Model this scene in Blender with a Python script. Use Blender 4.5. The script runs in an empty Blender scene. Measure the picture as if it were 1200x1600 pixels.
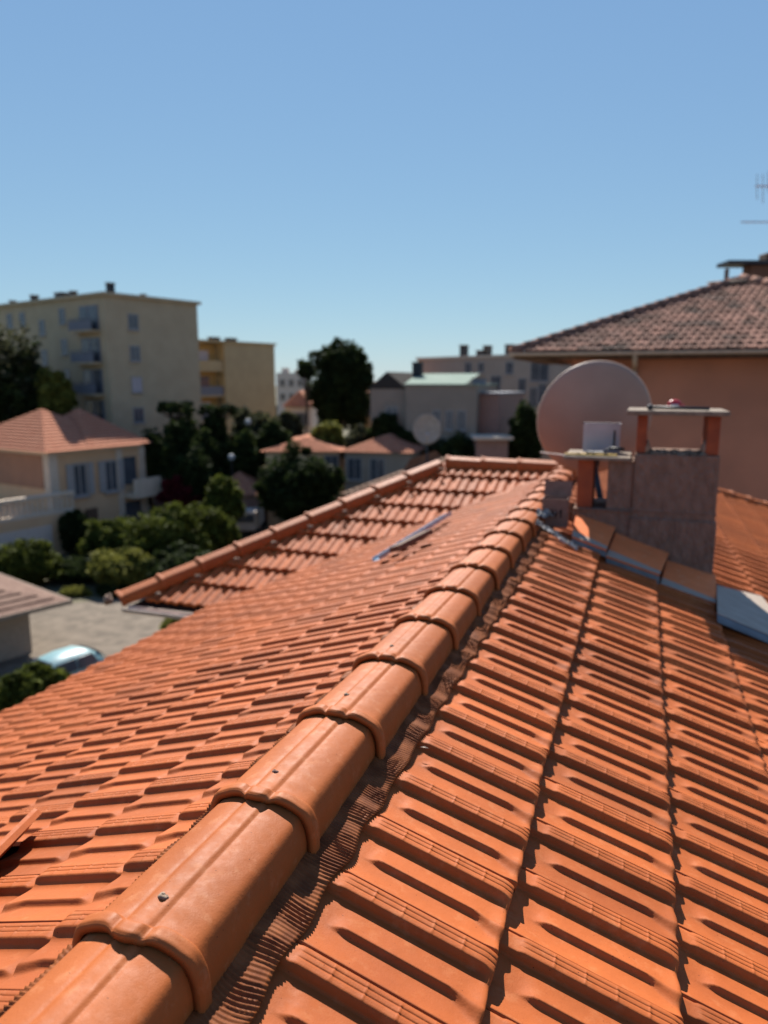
import bpy, math, random
import numpy as np
from mathutils import Vector, Matrix
rad = math.radians
SC = bpy.context.scene
COL = SC.collection
rng = np.random.default_rng(7)
random.seed(7)

# ------------------------------------------------------------------ camera
CZ = 12.0                                  # eye height above the ground
FPX = 1130.0                               # focal length in pixels of the 1200x1600 photograph
TH = math.atan(205 / FPX)                  # pitch down
PHI = math.atan(407 * math.cos(TH) / FPX)  # the ridge runs to the right of the view axis
camd = bpy.data.cameras.new('camera'); cam = bpy.data.objects.new('camera', camd); COL.objects.link(cam)
cam.location = (0, 0, CZ)
cam.rotation_euler = (rad(90) - TH, 0, PHI)
camd.sensor_fit = 'VERTICAL'; camd.sensor_height = 36.0; camd.sensor_width = 27.0
camd.lens = FPX / 1600 * 36.0
camd.clip_start = 0.05; camd.clip_end = 3000
camd.dof.use_dof = True; camd.dof.focus_distance = 1.45; camd.dof.aperture_fstop = 2.5
SC.camera = cam
SC.render.resolution_x = 768; SC.render.resolution_y = 1024

# ------------------------------------------------------------------ sky and sun
SUN_EL, SUN_AZ = 43.5, -25.5               # azimuth from the ridge direction (+Y) towards +X
world = bpy.data.worlds.new('World'); SC.world = world; world.use_nodes = True
wn = world.node_tree; wn.nodes.clear()
sky = wn.nodes.new('ShaderNodeTexSky'); sky.sky_type = 'NISHITA'; sky.sun_disc = False
sky.sun_elevation = rad(SUN_EL); sky.sun_rotation = rad(SUN_AZ)
sky.air_density = 1.0; sky.dust_density = 0.0; sky.ozone_density = 6.0; sky.altitude = 0
bg = wn.nodes.new('ShaderNodeBackground'); bg.inputs['Strength'].default_value = 0.07
wo = wn.nodes.new('ShaderNodeOutputWorld')
sep = wn.nodes.new('ShaderNodeSeparateColor'); com = wn.nodes.new('ShaderNodeCombineColor'); wn.links.new(sky.outputs[0], sep.inputs[0])
for i, (pw, k) in enumerate(((.55, 5.2), (.50, 6.1), (.30, 6.3))):      # softer sky contrast
    m1 = wn.nodes.new('ShaderNodeMath'); m1.operation = 'MULTIPLY'; m1.inputs[1].default_value = .078
    m2 = wn.nodes.new('ShaderNodeMath'); m2.operation = 'POWER'; m2.inputs[1].default_value = pw
    m3 = wn.nodes.new('ShaderNodeMath'); m3.operation = 'MULTIPLY'; m3.inputs[1].default_value = k * .95
    wn.links.new(sep.outputs[i], m1.inputs[0]); wn.links.new(m1.outputs[0], m2.inputs[0]); wn.links.new(m2.outputs[0], m3.inputs[0]); wn.links.new(m3.outputs[0], com.inputs[i])
wn.links.new(com.outputs[0], bg.inputs[0]); wn.links.new(bg.outputs[0], wo.inputs[0])
sl = bpy.data.lights.new('sun', 'SUN'); sl.energy = 5.0; sl.angle = rad(0.53); sl.color = (1.0, 0.94, 0.86)
sun = bpy.data.objects.new('sun', sl); COL.objects.link(sun)
sd = Vector((math.sin(rad(SUN_AZ)) * math.cos(rad(SUN_EL)), math.cos(rad(SUN_AZ)) * math.cos(rad(SUN_EL)), math.sin(rad(SUN_EL))))
sun.rotation_euler = sd.to_track_quat('Z', 'Y').to_euler(); sun.location = sd * 50
SC.view_settings.view_transform = 'Standard'; SC.view_settings.look = 'None'
SC.view_settings.exposure = 1.0; SC.view_settings.gamma = 1.0

# ------------------------------------------------------------------ picture <-> place
_fw = np.array([-math.sin(PHI), math.cos(PHI), 0.]); _rt = np.array([math.cos(PHI), math.sin(PHI), 0.])
_F = math.cos(TH) * _fw - math.sin(TH) * np.array([0, 0, 1.]); _D = -(math.sin(TH) * _fw + math.cos(TH) * np.array([0, 0, 1.]))
CAMP = np.array([0, 0, CZ])
def ray(px, py): return _F * FPX + _rt * (px - 600) + _D * (py - 800)
def at(px, py, D):                         # the point on that sight line at horizontal forward distance D
    r = ray(px, py); return CAMP + r * D / (r @ _fw)
def ground(px, py, z=0.0):
    r = ray(px, py); return CAMP + r * (z - CZ) / r[2]
def aty(px, py, Y):
    r = ray(px, py); return CAMP + r * Y / r[1]
def onpl(px, py, n, p0):
    r = ray(px, py); n = np.array(n); return CAMP + r * (n @ (np.array(p0) - CAMP)) / (r @ n)

# ------------------------------------------------------------------ helpers
class MB:
    def __init__(s): s.v = []; s.f = []; s.t = []; s.n = 0; s.m = []
    def add(s, v, f, tint=None, mi=0):
        v = np.asarray(v, float).reshape(-1, 3)
        s.v.append(v)
        for q in f: s.f.append([i + s.n for i in q]); s.m.append(mi)
        s.t.append(np.full(len(v), 0.5) if tint is None else np.broadcast_to(tint, (len(v),)))
        s.n += len(v); return s
    def box(s, c, size, R=None, tint=None, mi=0, bev=0.0):
        a, b, d = [x / 2 for x in size]
        v = np.array([[x, y, z] for x in (-a, a) for y in (-b, b) for z in (-d, d)])
        if R is not None: v = v @ np.array(R).T
        return s.add(v + np.array(c), [(0, 1, 3, 2), (4, 6, 7, 5), (0, 4, 5, 1), (2, 3, 7, 6), (0, 2, 6, 4), (1, 5, 7, 3)], tint, mi)
    def grid(s, P, tint=None, mi=0):       # P: (a, b, 3)
        a, b = P.shape[:2]
        i = np.arange(a * b).reshape(a, b)
        q = np.stack([i[:-1, :-1], i[1:, :-1], i[1:, 1:], i[:-1, 1:]], -1).reshape(-1, 4)
        return s.add(P.reshape(-1, 3), q.tolist(), tint, mi)
    def tube(s, p, q, r, n=10, r2=None, cap=True, mi=0):
        p = np.array(p, float); q = np.array(q, float); d = q - p; d /= np.linalg.norm(d)
        a = np.cross(d, [0, 0, 1.] if abs(d[2]) < .9 else [1., 0, 0]); a /= np.linalg.norm(a); b = np.cross(d, a)
        t = np.arange(n) / n * 2 * math.pi; ring = np.outer(np.cos(t), a) + np.outer(np.sin(t), b)
        v = np.vstack([p + ring * r, q + ring * (r if r2 is None else r2)])
        f = [(i, (i + 1) % n, n + (i + 1) % n, n + i) for i in range(n)]
        if cap: f += [tuple(range(n))[::-1], tuple(range(n, 2 * n))]
        return s.add(v, f, None, mi)
    def prism(s, poly, z0, z1, mi=0):      # poly: plan points
        n = len(poly); v = [(p[0], p[1], z0) for p in poly] + [(p[0], p[1], z1) for p in poly]
        return s.add(v, [(i, (i + 1) % n, n + (i + 1) % n, n + i) for i in range(n)] + [tuple(range(n))[::-1], tuple(range(n, 2 * n))], None, mi)
    def blob(s, c, r, nu=14, nv=9, wob=.15, mi=0):
        c = np.array(c, float); r = np.broadcast_to(np.array(r, float), (3,))
        ph = rng.uniform(0, 6, 6)
        v = []; 
        for j in range(nv + 1):
            la = -math.pi / 2 + math.pi * j / nv
            for i in range(nu):
                lo = 2 * math.pi * i / nu
                w = 1 + wob * (math.sin(2 * lo + ph[0] + 2 * la) + .6 * math.sin(3 * lo + ph[1]) * math.cos(2 * la + ph[2]))
                v.append(c + r * w * np.array([math.cos(la) * math.cos(lo), math.cos(la) * math.sin(lo), math.sin(la)]))
        f = [(j * nu + i, j * nu + (i + 1) % nu, (j + 1) * nu + (i + 1) % nu, (j + 1) * nu + i) for j in range(nv) for i in range(nu)]
        return s.add(v, f, None, mi)
    def mesh(s, name, mats, smooth=False):
        me = bpy.data.meshes.new(name)
        V = np.vstack(s.v); me.from_pydata(V.tolist(), [], s.f)
        at_ = me.attributes.new('tint', 'FLOAT', 'POINT'); at_.data.foreach_set('value', np.concatenate(s.t).astype(np.float32))
        for m in (mats if isinstance(mats, (list, tuple)) else [mats]): me.materials.append(m)
        me.polygons.foreach_set('material_index', np.array(s.m, dtype=np.int32))
        me.polygons.foreach_set('use_smooth', np.full(len(s.f), smooth)); me.update()
        return me
    def build(s, name, mats, parent=None, smooth=False, bevel=0.0, loc=None):
        me = s.mesh(name, mats, smooth)
        return link(name, me, parent, bevel, loc)
def link(name, me, parent=None, bevel=0.0, loc=None):
    o = bpy.data.objects.new(name, me); COL.objects.link(o)
    if loc is not None: o.location = loc
    if parent is not None:
        o.parent = parent
        if loc is None: o.matrix_parent_inverse = parent_inv(parent)
    if bevel:
        m = o.modifiers.new('bevel', 'BEVEL'); m.width = bevel; m.segments = 2; m.limit_method = 'ANGLE'
    return o
def parent_inv(p):
    if p.parent is not None: return Matrix.Identity(4)      # parts are modelled in world coordinates
    return Matrix.LocRotScale(p.location, p.rotation_euler, p.scale).inverted()
def tag(o, label=None, cat=None, group=None, kind=None):
    if label: o['label'] = label
    if cat: o['category'] = cat
    if group: o['group'] = group
    if kind: o['kind'] = kind
    return o
def thing(name, loc, label, cat, group=None):
    o = bpy.data.objects.new(name, None); COL.objects.link(o); o.location = tuple(float(x) for x in loc); o.empty_display_size = .2
    return tag(o, label, cat, group)

# ------------------------------------------------------------------ materials
def mat(name, col, rough=.7, col2=None, scale=8., bump=0., bscale=60., metal=0., tint=0., detail=6., spec=.35, coords='Object', ramp=(.35, .65), trans=0., streak=None):
    m = bpy.data.materials.new(name); m.use_nodes = True; nt = m.node_tree; N = nt.nodes; L = nt.links
    b = N['Principled BSDF']; b.inputs['Roughness'].default_value = rough; b.inputs['Metallic'].default_value = metal
    b.inputs['Specular IOR Level'].default_value = spec
    if trans: b.inputs['Transmission Weight'].default_value = trans
    tc = N.new('ShaderNodeTexCoord')
    src = tc.outputs[coords]
    if streak:
        mp = N.new('ShaderNodeMapping'); mp.inputs['Scale'].default_value = streak; L.new(src, mp.inputs[0]); src = mp.outputs[0]
    if col2 is None: col2 = tuple(c * .8 for c in col)
    no = N.new('ShaderNodeTexNoise'); no.inputs['Scale'].default_value = scale; no.inputs['Detail'].default_value = detail
    L.new(src, no.inputs['Vector'])
    mr = N.new('ShaderNodeMapRange'); mr.inputs[1].default_value = ramp[0]; mr.inputs[2].default_value = ramp[1]; L.new(no.outputs[0], mr.inputs[0])
    mx = N.new('ShaderNodeMix'); mx.data_type = 'RGBA'; mx.inputs[6].default_value = (*col, 1); mx.inputs[7].default_value = (*col2, 1)
    L.new(mr.outputs[0], mx.inputs[0]); out = mx.outputs[2]
    if tint:
        a = N.new('ShaderNodeAttribute'); a.attribute_name = 'tint'
        ml = N.new('ShaderNodeMapRange'); ml.inputs[3].default_value = 1 - tint; ml.inputs[4].default_value = 1 + tint; L.new(a.outputs['Fac'], ml.inputs[0])
        vm = N.new('ShaderNodeVectorMath'); vm.operation = 'SCALE'; L.new(out, vm.inputs[0]); L.new(ml.outputs[0], vm.inputs['Scale']); out = vm.outputs[0]
    L.new(out, b.inputs['Base Color'])
    if bump:
        n2 = N.new('ShaderNodeTexNoise'); n2.inputs['Scale'].default_value = bscale; n2.inputs['Detail'].default_value = 6; L.new(src, n2.inputs['Vector'])
        bp = N.new('ShaderNodeBump'); bp.inputs['Strength'].default_value = 1; bp.inputs['Distance'].default_value = bump; L.new(n2.outputs[0], bp.inputs['Height']); L.new(bp.outputs[0], b.inputs['Normal'])
    return m
def clay(name, col, pale, dark, rough=.5, tint=.12, dust=.35):
    """fired clay: slow colour drift, pale bloom, small dark specks, fine grain"""
    m = bpy.data.materials.new(name); m.use_nodes = True; nt = m.node_tree; N = nt.nodes; L = nt.links
    b = N['Principled BSDF']; b.inputs['Specular IOR Level'].default_value = .2
    tc = N.new('ShaderNodeTexCoord'); src = tc.outputs['Object']
    def noise(s, d=5, r=.55):
        n = N.new('ShaderNodeTexNoise'); n.inputs['Scale'].default_value = s; n.inputs['Detail'].default_value = d; n.inputs['Roughness'].default_value = r; L.new(src, n.inputs['Vector']); return n.outputs[0]
    def rng_(x, a, c, lo=0., hi=1.):
        r = N.new('ShaderNodeMapRange'); r.inputs[1].default_value = a; r.inputs[2].default_value = c; r.inputs[3].default_value = lo; r.inputs[4].default_value = hi; L.new(x, r.inputs[0]); return r.outputs[0]
    def mix(f, a, c):
        x = N.new('ShaderNodeMix'); x.data_type = 'RGBA'; L.new(f, x.inputs[0])
        if isinstance(a, tuple): x.inputs[6].default_value = (*a, 1)
        else: L.new(a, x.inputs[6])
        x.inputs[7].default_value = (*c, 1); return x.outputs[2]
    c = mix(rng_(noise(9, 4), .35, .7), col, tuple(k * .86 for k in col))
    c = mix(rng_(noise(26, 7, .65), .54, .78, 0, dust), c, pale)
    c = mix(rng_(noise(3.5, 5), .5, .75, 0, .35), c, dark)
    c = mix(rng_(noise(230, 2), .66, .73, 0, .7), c, dark)
    vo = N.new('ShaderNodeTexVoronoi'); vo.inputs['Scale'].default_value = 95; L.new(src, vo.inputs['Vector'])
    sp = N.new('ShaderNodeMath'); sp.operation = 'LESS_THAN'; sp.inputs[1].default_value = .10; L.new(vo.outputs['Distance'], sp.inputs[0])
    sc_ = N.new('ShaderNodeSeparateColor'); L.new(vo.outputs['Color'], sc_.inputs[0])
    gt = N.new('ShaderNodeMath'); gt.operation = 'GREATER_THAN'; gt.inputs[1].default_value = .90; L.new(sc_.outputs[0], gt.inputs[0])
    mm = N.new('ShaderNodeMath'); mm.operation = 'MULTIPLY'; L.new(sp.outputs[0], mm.inputs[0]); L.new(gt.outputs[0], mm.inputs[1])
    c = mix(mm.outputs[0], c, tuple(k * .25 for k in dark))
    a = N.new('ShaderNodeAttribute'); a.attribute_name = 'tint'
    vm = N.new('ShaderNodeVectorMath'); vm.operation = 'SCALE'; L.new(c, vm.inputs[0]); L.new(rng_(a.outputs['Fac'], 0, 1, 1 - tint, 1 + tint), vm.inputs['Scale'])
    L.new(vm.outputs[0], b.inputs['Base Color'])
    L.new(rng_(noise(40, 4), .3, .7, rough - .07, rough + .1), b.inputs['Roughness'])
    bp = N.new('ShaderNodeBump'); bp.inputs['Distance'].default_value = .0016; bp.inputs['Strength'].default_value = .6
    ad = N.new('ShaderNodeMath'); ad.operation = 'MULTIPLY_ADD'; ad.inputs[1].default_value = .35; L.new(noise(380, 4), ad.inputs[0]); L.new(noise(45, 4), ad.inputs[2])
    L.new(ad.outputs[0], bp.inputs['Height']); L.new(bp.outputs[0], b.inputs['Normal'])
    return m
def leafmat(name, col, tintv=.5):
    m = bpy.data.materials.new(name); m.use_nodes = True; nt = m.node_tree; N = nt.nodes; L = nt.links
    b = N['Principled BSDF']; b.inputs['Roughness'].default_value = .75; b.inputs['Specular IOR Level'].default_value = .08
    a = N.new('ShaderNodeAttribute'); a.attribute_name = 'tint'
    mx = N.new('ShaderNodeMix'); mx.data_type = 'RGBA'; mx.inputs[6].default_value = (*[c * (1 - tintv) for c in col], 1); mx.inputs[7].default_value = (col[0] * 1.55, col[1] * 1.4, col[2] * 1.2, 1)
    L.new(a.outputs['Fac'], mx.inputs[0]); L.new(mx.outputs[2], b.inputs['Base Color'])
    tr = N.new('ShaderNodeBsdfTranslucent'); L.new(mx.outputs[2], tr.inputs[0])
    ms = N.new('ShaderNodeMixShader'); ms.inputs[0].default_value = .35
    L.new(b.outputs[0], ms.inputs[1]); L.new(tr.outputs[0], ms.inputs[2]); L.new(ms.outputs[0], N['Material Output'].inputs[0])
    return m
M = {}
M['tile'] = clay('new_clay_tile', (.355, .086, .0185), (.44, .17, .068), (.23, .047, .012), .66, .20, .5)
M['ridge'] = clay('ridge_clay', (.35, .094, .022), (.46, .19, .085), (.26, .058, .013), .60, .09, .75)
M['under'] = mat('roof_underlay', (.045, .022, .014), .9)
M['pleat'] = mat('pleated_flashing', (.13, .036, .010), .5, (.23, .072, .022), 25, .0003, 300, .0, spec=.12)
M['zinc'] = mat('zinc', (.12, .12, .122), .55, (.17, .17, .17), 12, .0006, 60, .3)
M['zinc_worn'] = mat('weathered_zinc', (.33, .26, .20), .8, (.44, .36, .29), 9, .002, 40, .1, streak=(1, 6, 1))
M['alu'] = mat('aluminium', (.28, .36, .44), .4, (.33, .42, .5), 5, metal=.3)
M['render_old'] = mat('old_chimney_render', (.165, .100, .070), .95, (.245, .155, .112), 17, .03, 34, streak=(1.3, 1.3, .6), ramp=(.3, .7), detail=10)
M['mortar'] = mat('mortar', (.30, .22, .16), .95, (.20, .135, .09), 30, .006, 90)
M['brick'] = mat('terracotta_brick', (.30, .07, .024), .75, (.22, .05, .02), 14, .003, 80)
M['slab'] = mat('concrete_slab', (.24, .19, .14), .9, (.15, .115, .085), 18, .004, 70)
M['plate'] = clay('flat_clay_plate', (.78, .21, .07), (.68, .32, .17), (.50, .13, .04), .75, .1, .8)
M['graymortar'] = mat('grey_mortar_skim', (.30, .25, .20), .9, (.38, .27, .20), 14, .004, 60)
M['dish'] = mat('dish_paint', (.30, .235, .20), .5, (.26, .20, .17), 3)
M['steel'] = mat('galvanised_steel', (.5, .5, .5), .4, metal=.8)
M['black'] = mat('black_rubber', (.02, .02, .022), .5)
M['dark'] = mat('dark_iron', (.035, .035, .04), .45, metal=.5)
M['red'] = mat('red_plastic', (.45, .02, .03), .35, (.35, .015, .02))
M['white'] = mat('white_plastic', (.44, .39, .40), .5, (.38, .34, .35))
M['yellow'] = mat('yellow_rule', (.60, .38, .08), .5, (.5, .3, .05))
M['card'] = mat('brown_cardboard', (.17, .095, .07), .9, (.21, .12, .09), 20)
M['ink'] = mat('black_ink', (.012, .01, .01), .7)
M['foil'] = mat('crumpled_foil', (.50, .46, .42), .6, (.14, .13, .12), 20, .02, 25, .1)
M['cream'] = mat('cream_gutter', (.55, .44, .36), .6)
M['wood'] = mat('weathered_wood', (.08, .042, .024), .8, (.14, .08, .05), 14, .002, 40, streak=(1, 8, 1))
M['glass'] = mat('window_glass', (.06, .065, .075), .15, (.09, .095, .105), 1, spec=.5)
M['shutter'] = mat('grey_shutter', (.16, .17, .20), .6)
M['frame'] = mat('window_frame', (.33, .31, .29), .7)
M['old_tile'] = mat('weathered_clay', (.225, .120, .088), .9, (.065, .045, .037), 1.4, .01, 20, tint=.45, ramp=(.48, .68), detail=9, spec=.1)
M['far_tile'] = mat('village_clay_roof', (.36, .145, .085), .95, (.40, .18, .11), 2.5, .02, 20, tint=.1, spec=.08)
M['far_tile_old'] = mat('old_brown_roof', (.13, .076, .05), .95, (.20, .135, .095), 1.6, .03, 10, tint=.3, spec=.08)
M['salmon'] = mat('salmon_render', (.50, .20, .118), .9, (.40, .165, .10), .9, .003, 30)
M['ochre'] = mat('ochre_render', (.42, .335, .215), .9, (.38, .30, .19), .8)
M['yellow_render'] = mat('yellow_render', (.42, .325, .18), .9, (.38, .29, .16), .8)
M['orange_render'] = mat('orange_render', (.42, .26, .09), .9)
M['beige'] = mat('beige_render', (.58, .38, .22), .9, (.53, .345, .20), 1)
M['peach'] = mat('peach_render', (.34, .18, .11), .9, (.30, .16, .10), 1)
M['pale'] = mat('pale_stone', (.58, .47, .36), .8, (.50, .41, .31), 2)
M['pinkgrey'] = mat('pink_grey_render', (.36, .285, .225), .9, (.32, .255, .20), .7)
M['pink'] = mat('pink_render', (.28, .17, .135), .9)
M['grey'] = mat('grey_render', (.27, .225, .175), .9, (.24, .20, .155), .7)
M['greenroof'] = mat('green_roof', (.13, .19, .15), .95, (.17, .22, .18), .6)
M['farwhite'] = mat('white_render', (.60, .50, .42), .9)
M['gravel'] = mat('gravel', (.175, .140, .104), .95, (.105, .084, .062), 1.4, .03, 18, ramp=(.35, .65), detail=12)
M['earth'] = mat('garden_earth', (.07, .065, .035), 1, (.13, .115, .07), .25, .05, 3)
M['asphalt'] = mat('asphalt', (.06, .06, .06), .9)
M['bark'] = mat('bark', (.09, .065, .045), .95, (.05, .035, .025), 6, .02, 14)
M['leaf'] = leafmat('green_leaf', (.068, .088, .018))
M['leafy'] = leafmat('yellow_green_leaf', (.15, .16, .038))
M['leafd'] = leafmat('dark_green_leaf', (.026, .040, .014))
M['leafo'] = leafmat('olive_leaf', (.055, .062, .036))
M['leafr'] = leafmat('red_leaf', (.10, .012, .02))
M['carpaint'] = mat('turquoise_car_paint', (.19, .33, .345), .42, (.17, .30, .315), spec=.6)
M['tyre'] = mat('tyre', (.02, .02, .02), .8)
M['chrome'] = mat('wheel_metal', (.5, .5, .52), .3, metal=.9)
M['lampglass'] = mat('pale_lamp_glass', (.34, .36, .36), .6)
M['fence'] = mat('dark_green_fence', (.02, .05, .04), .7)

# ------------------------------------------------------------------ the setting
def sheet(name, x0, x1, y0, y1, z, m):
    b = MB(); b.add([(x0, y0, z), (x1, y0, z), (x1, y1, z), (x0, y1, z)], [(0, 1, 2, 3)])
    return tag(b.build(name, m), kind='structure')
sheet('ground', -900, 900, -100, 1600, 0, M['earth'])

# ================================================================== OUR HOUSE
RX, RZ = -.705, CZ - .906                  # where the slopes' planes meet
K = .387; ALF = math.atan(K); ca, sa = math.cos(ALF), math.sin(ALF)
W, EXP = .2035, .37
YJ = 8.0                                   # the wing's ridge
house = thing('tiled_house', (RX, 4.0, 0), 'house in the foreground under a new orange clay tile roof seen along its ridge', 'house')

def sm(x): x = np.clip(x, 0, 1); return x * x * (3 - 2 * x)
def tile_h(u, v, ek=1.0, sw=.034, rw=.042):
    """height of a tile's face; u across (0 far, 1 near), v down the slope"""
    B = .25
    end = ek * sm((v - .89) / .11)
    band = np.full_like(u + v, .0195)
    for g in (.085, .150): band = band - .0016 * np.exp(-((u - g) / .0065) ** 2) * sm((v - .12) / .03)
    for tk in (.30, .47, .64, .81): band = band + .0014 * np.exp(-((v - tk) / .006) ** 2) * sm((u - .04) / .02) * sm((.22 - u) / .02)
    band = band - .0035 * (1 - sm((v - .105) / .02))
    band = band - .005 * sm((v - .90) / .1) ** 2
    band = band - .0085 * np.exp(-((u - .004) / .009) ** 2)
    uc = .60 + .07 * sm((v - .80) / .20)
    ribon = sm((v - .16) / .09)
    hc = .0112 * ribon + .0045 * end
    t1 = np.clip((u - B) / (uc - B), 0, 1)
    pan1 = hc * t1 ** 1.7 + .004 * end * np.exp(-((u - .52) / .13) ** 2) + .003 * sm((.1 - v) / .1)
    drop = sm((u - uc) / (rw + .13 * ek * sm((v - .80) / .20)))
    t2 = np.clip((u - uc - .04) / (.985 - uc - .04), 0, 1)
    pan2 = .0150 * t2 ** 1.6 + .003 * end
    pan = pan1 * (1 - drop) + pan2 * drop
    pan = pan + .001 * end * np.exp(-((u - .30) / .05) ** 2)
    side = sm((u - .222) / (sw + .09 * end ** 2))
    h = band * (1 - side) + pan * side
    h = h - .010 * sm((u - .984) / .012)
    return h
def wave_h(u, v):
    """plain double-roll tile of the side wing"""
    return .006 + .0115 * (1 + np.cos(4 * math.pi * (u - .12))) + .004 * np.cos(2 * math.pi * u) + 0 * v
def tiled(name, origin, dcol, ddown, nrm, cols, rows, keep, parent, m, w=W, e=EXP, lod=None, under=None, skip=(), amp=1.0, jit=1.0, fn=None, bond=.5, step=.027):
    """origin = ridge end point; dcol = direction of the tile columns, ddown = down the slope"""
    o = np.array(origin, float); dc = np.array(dcol, float); dd = np.array(ddown, float); nn = np.array(nrm, float)
    LU = {0: np.array([0, .006, .012, .03, .065, .074, .080, .085, .090, .096, .11, .13, .140, .145, .150, .155, .161, .18, .20, .215, .228, .243, .256, .27, .33, .40, .47, .53, .57, .592, .605, .618, .635, .65, .67, .69, .71, .73, .75, .775, .80, .825, .85, .90, .95, .98, .99, 1.004]),
          1: np.array([0, .012, .05, .2, .225, .255, .35, .45, .55, .6, .62, .645, .70, .76, .85, .95, .985, 1.004]),
          2: np.array([0, .02, .215, .26, .42, .59, .64, .80, .97, 1.004])}
    LV = {0: np.array([-.06, 0, .05, .10, .118, .14, .17, .20, .23, .26, .286, .294, .30, .306, .314, .36, .42, .456, .464, .47, .476, .484, .55, .626, .634, .64, .646, .654, .72, .76, .796, .804, .81, .816, .824, .84, .86, .89, .92, .945, .965, .98, .99, .997]),
          1: np.array([-.06, .05, .14, .20, .26, .40, .6, .78, .86, .92, .96, .99, .997]),
          2: np.array([-.06, .12, .25, .5, .8, .95, .997])}
    mb = MB()
    # shared face templates per level
    for r in range(rows[0], rows[1]):
        for c in range(cols[0], cols[1]):
            if (r, c) in skip: continue
            u0 = (c + (bond if r % 2 else 0))
            cen = o + dc * (u0 + .5) * w + dd * (r + .5) * e
            if not keep(cen): continue
            L = lod(cen)
            if L is None: continue
            U, Vv = LU[L], LV[L]
            uu, vv = np.meshgrid(U, Vv)
            h = (fn or tile_h)(uu, vv) * amp
            j = rng.normal(0, 1, 6) * jit
            up = -step + step * vv + h + .0008 * j[0] + .0010 * j[1] * (uu - .5) + .0012 * abs(j[3]) * vv
            rnd = sm((vv - .975) / .025); up = up - .0035 * rnd ** 2
            du = (uu * w + .0012 * j[2]); dv = (vv + .004 * j[4] + .002 * j[5] * (uu - .5)) * e
            P = o + dc * (u0 * w) + dd * (r * e) + du[..., None] * dc + dv[..., None] * dd + up[..., None] * nn
            # lower edge: thick front face, then back underneath
            last = P[-1]
            th = .026 - .006 * np.cos((U - .1) * 2 * math.pi)
            f1 = last - nn * th[:, None] * .5 + dd * .0015
            f2 = last - nn * th[:, None] + dd * .0005
            f3 = f2 - dd * .05 - nn * .001
            P = np.concatenate([P, f1[None], f2[None], f3[None]], 0)
            mb.grid(P, float(np.clip(.5 + .22 * rng.normal(), 0, 1)))
    return mb.build(name, m, parent, smooth=True)

nR = np.array([sa, 0, ca]); dR = np.array([ca, 0, -sa]); nL = np.array([-sa, 0, ca]); dL = np.array([-ca, 0, -sa])
WL, EL, SL0, YL0 = .19, .265, .007, 1.3256   # tile pitch, exposure and phase left of the ridge
S0 = .167                                  # top of the first full course, measured down the slope
oR = np.array([RX, 0, RZ]) + dR * S0; oL = np.array([RX, 0, RZ]) + dL * S0
def lodf(p):
    d = np.linalg.norm(p - CAMP); return 0 if d < 3.6 else (1 if d < 7.5 else 2)
HIPY = 9.75                                # the far hip starts here on the ridge
def keepR(p): return p[1] < HIPY + (p[0] - RX) - .12
tag(tiled('roof_slope', oR, (0, -1, 0), dR, nR, (-66, 2), (0, 9), keepR, house, M['tile'], lod=lodf, amp=1.12), 'sunlit slope right of the ridge, new orange clay tiles')
WP = math.atan((CZ - 2.07 - RZ) / -2.5)         # pitch of the wing
cw, sw = math.cos(WP), math.sin(WP)
nW = np.array([0, -sw, cw]); dW = np.array([0, -cw, -sw])
EZ = CZ - 2.07                              # eaves
def keepL(p):                              # in front of the valley with the wing
    return p[1] < YJ - (RZ - p[2]) / sw * cw + .22 and p[0] > -3.80
oL = np.array([RX, YL0, RZ]) + dL * SL0
tag(tiled('roof_slope', oL, (0, -1, 0), dL, nL, (-40, 12), (0, 12), keepL, house, M['tile'], w=WL, e=EL, bond=0., lod=lodf, amp=.95, step=.020, fn=lambda u, v: tile_h(u, v, .3, .072, .065), skip={(3, 0)}), 'slope left of the ridge, new orange clay tiles with one lifted out')
def keepW(p):                              # beyond the valley, right of the wing's hip
    t = (YJ - p[1])
    return p[0] < RX - (RZ - p[2]) / K + .30 and p[0] > -2.10 - t + .02
tag(tiled('roof_slope', (RX, YJ, RZ), (-1, 0, 0), dW, nW, (-3, 22), (0, 9), keepW, house, M['tile'], e=.305, lod=lambda p: 1, fn=wave_h), 'slope of the side wing facing the camera')
# the closed shell under the tiles
b = MB()
hl = (RZ - EZ) / K
def q(*pts): b.add([np.array(p, float) for p in pts], [tuple(range(len(pts)))])
dz = .075
q((RX, -1.2, RZ - dz), (RX + 3.05, -1.2, RZ - dz - 3.05 * K), (RX + 3.05, HIPY + 3.05, RZ - dz - 3.05 * K), (RX, HIPY, RZ - dz))
q((RX, -1.2, RZ - dz), (RX, YJ, RZ - dz), (RX - hl, YJ - 2.5, EZ - dz), (RX - hl, -1.2, EZ - dz))
q((RX, YJ, RZ - dz), (-2.07, YJ, RZ - dz), (-4.57, YJ - 2.5, EZ - dz), (RX - hl, YJ - 2.5, EZ - dz))
q((-2.07, YJ, RZ - dz), (-4.57, YJ + 2.5, EZ - dz), (-4.57, YJ - 2.5, EZ - dz))
q((RX, YJ, RZ - dz), (RX, HIPY, RZ - dz), (RX - .7, HIPY + .7, RZ - dz - .27), (-2.07, YJ + .001, RZ - dz))
q((RX, HIPY, RZ - dz), (RX + 3.05, HIPY + 3.05, RZ - dz - 3.05 * K), (RX - 3.05, HIPY + 3.05, RZ - dz - 3.05 * K))
b.build('roof_underlay', M['under'], house)
b = MB()
b.box(((RX), 4.2, EZ / 2 - .15), (5.5, 10.6, EZ - .35)); b.box((-3.1, 8.0, EZ / 2 - .15), (2.4, 4.5, EZ - .352))
b.build('wall', M['peach'], house)

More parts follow.
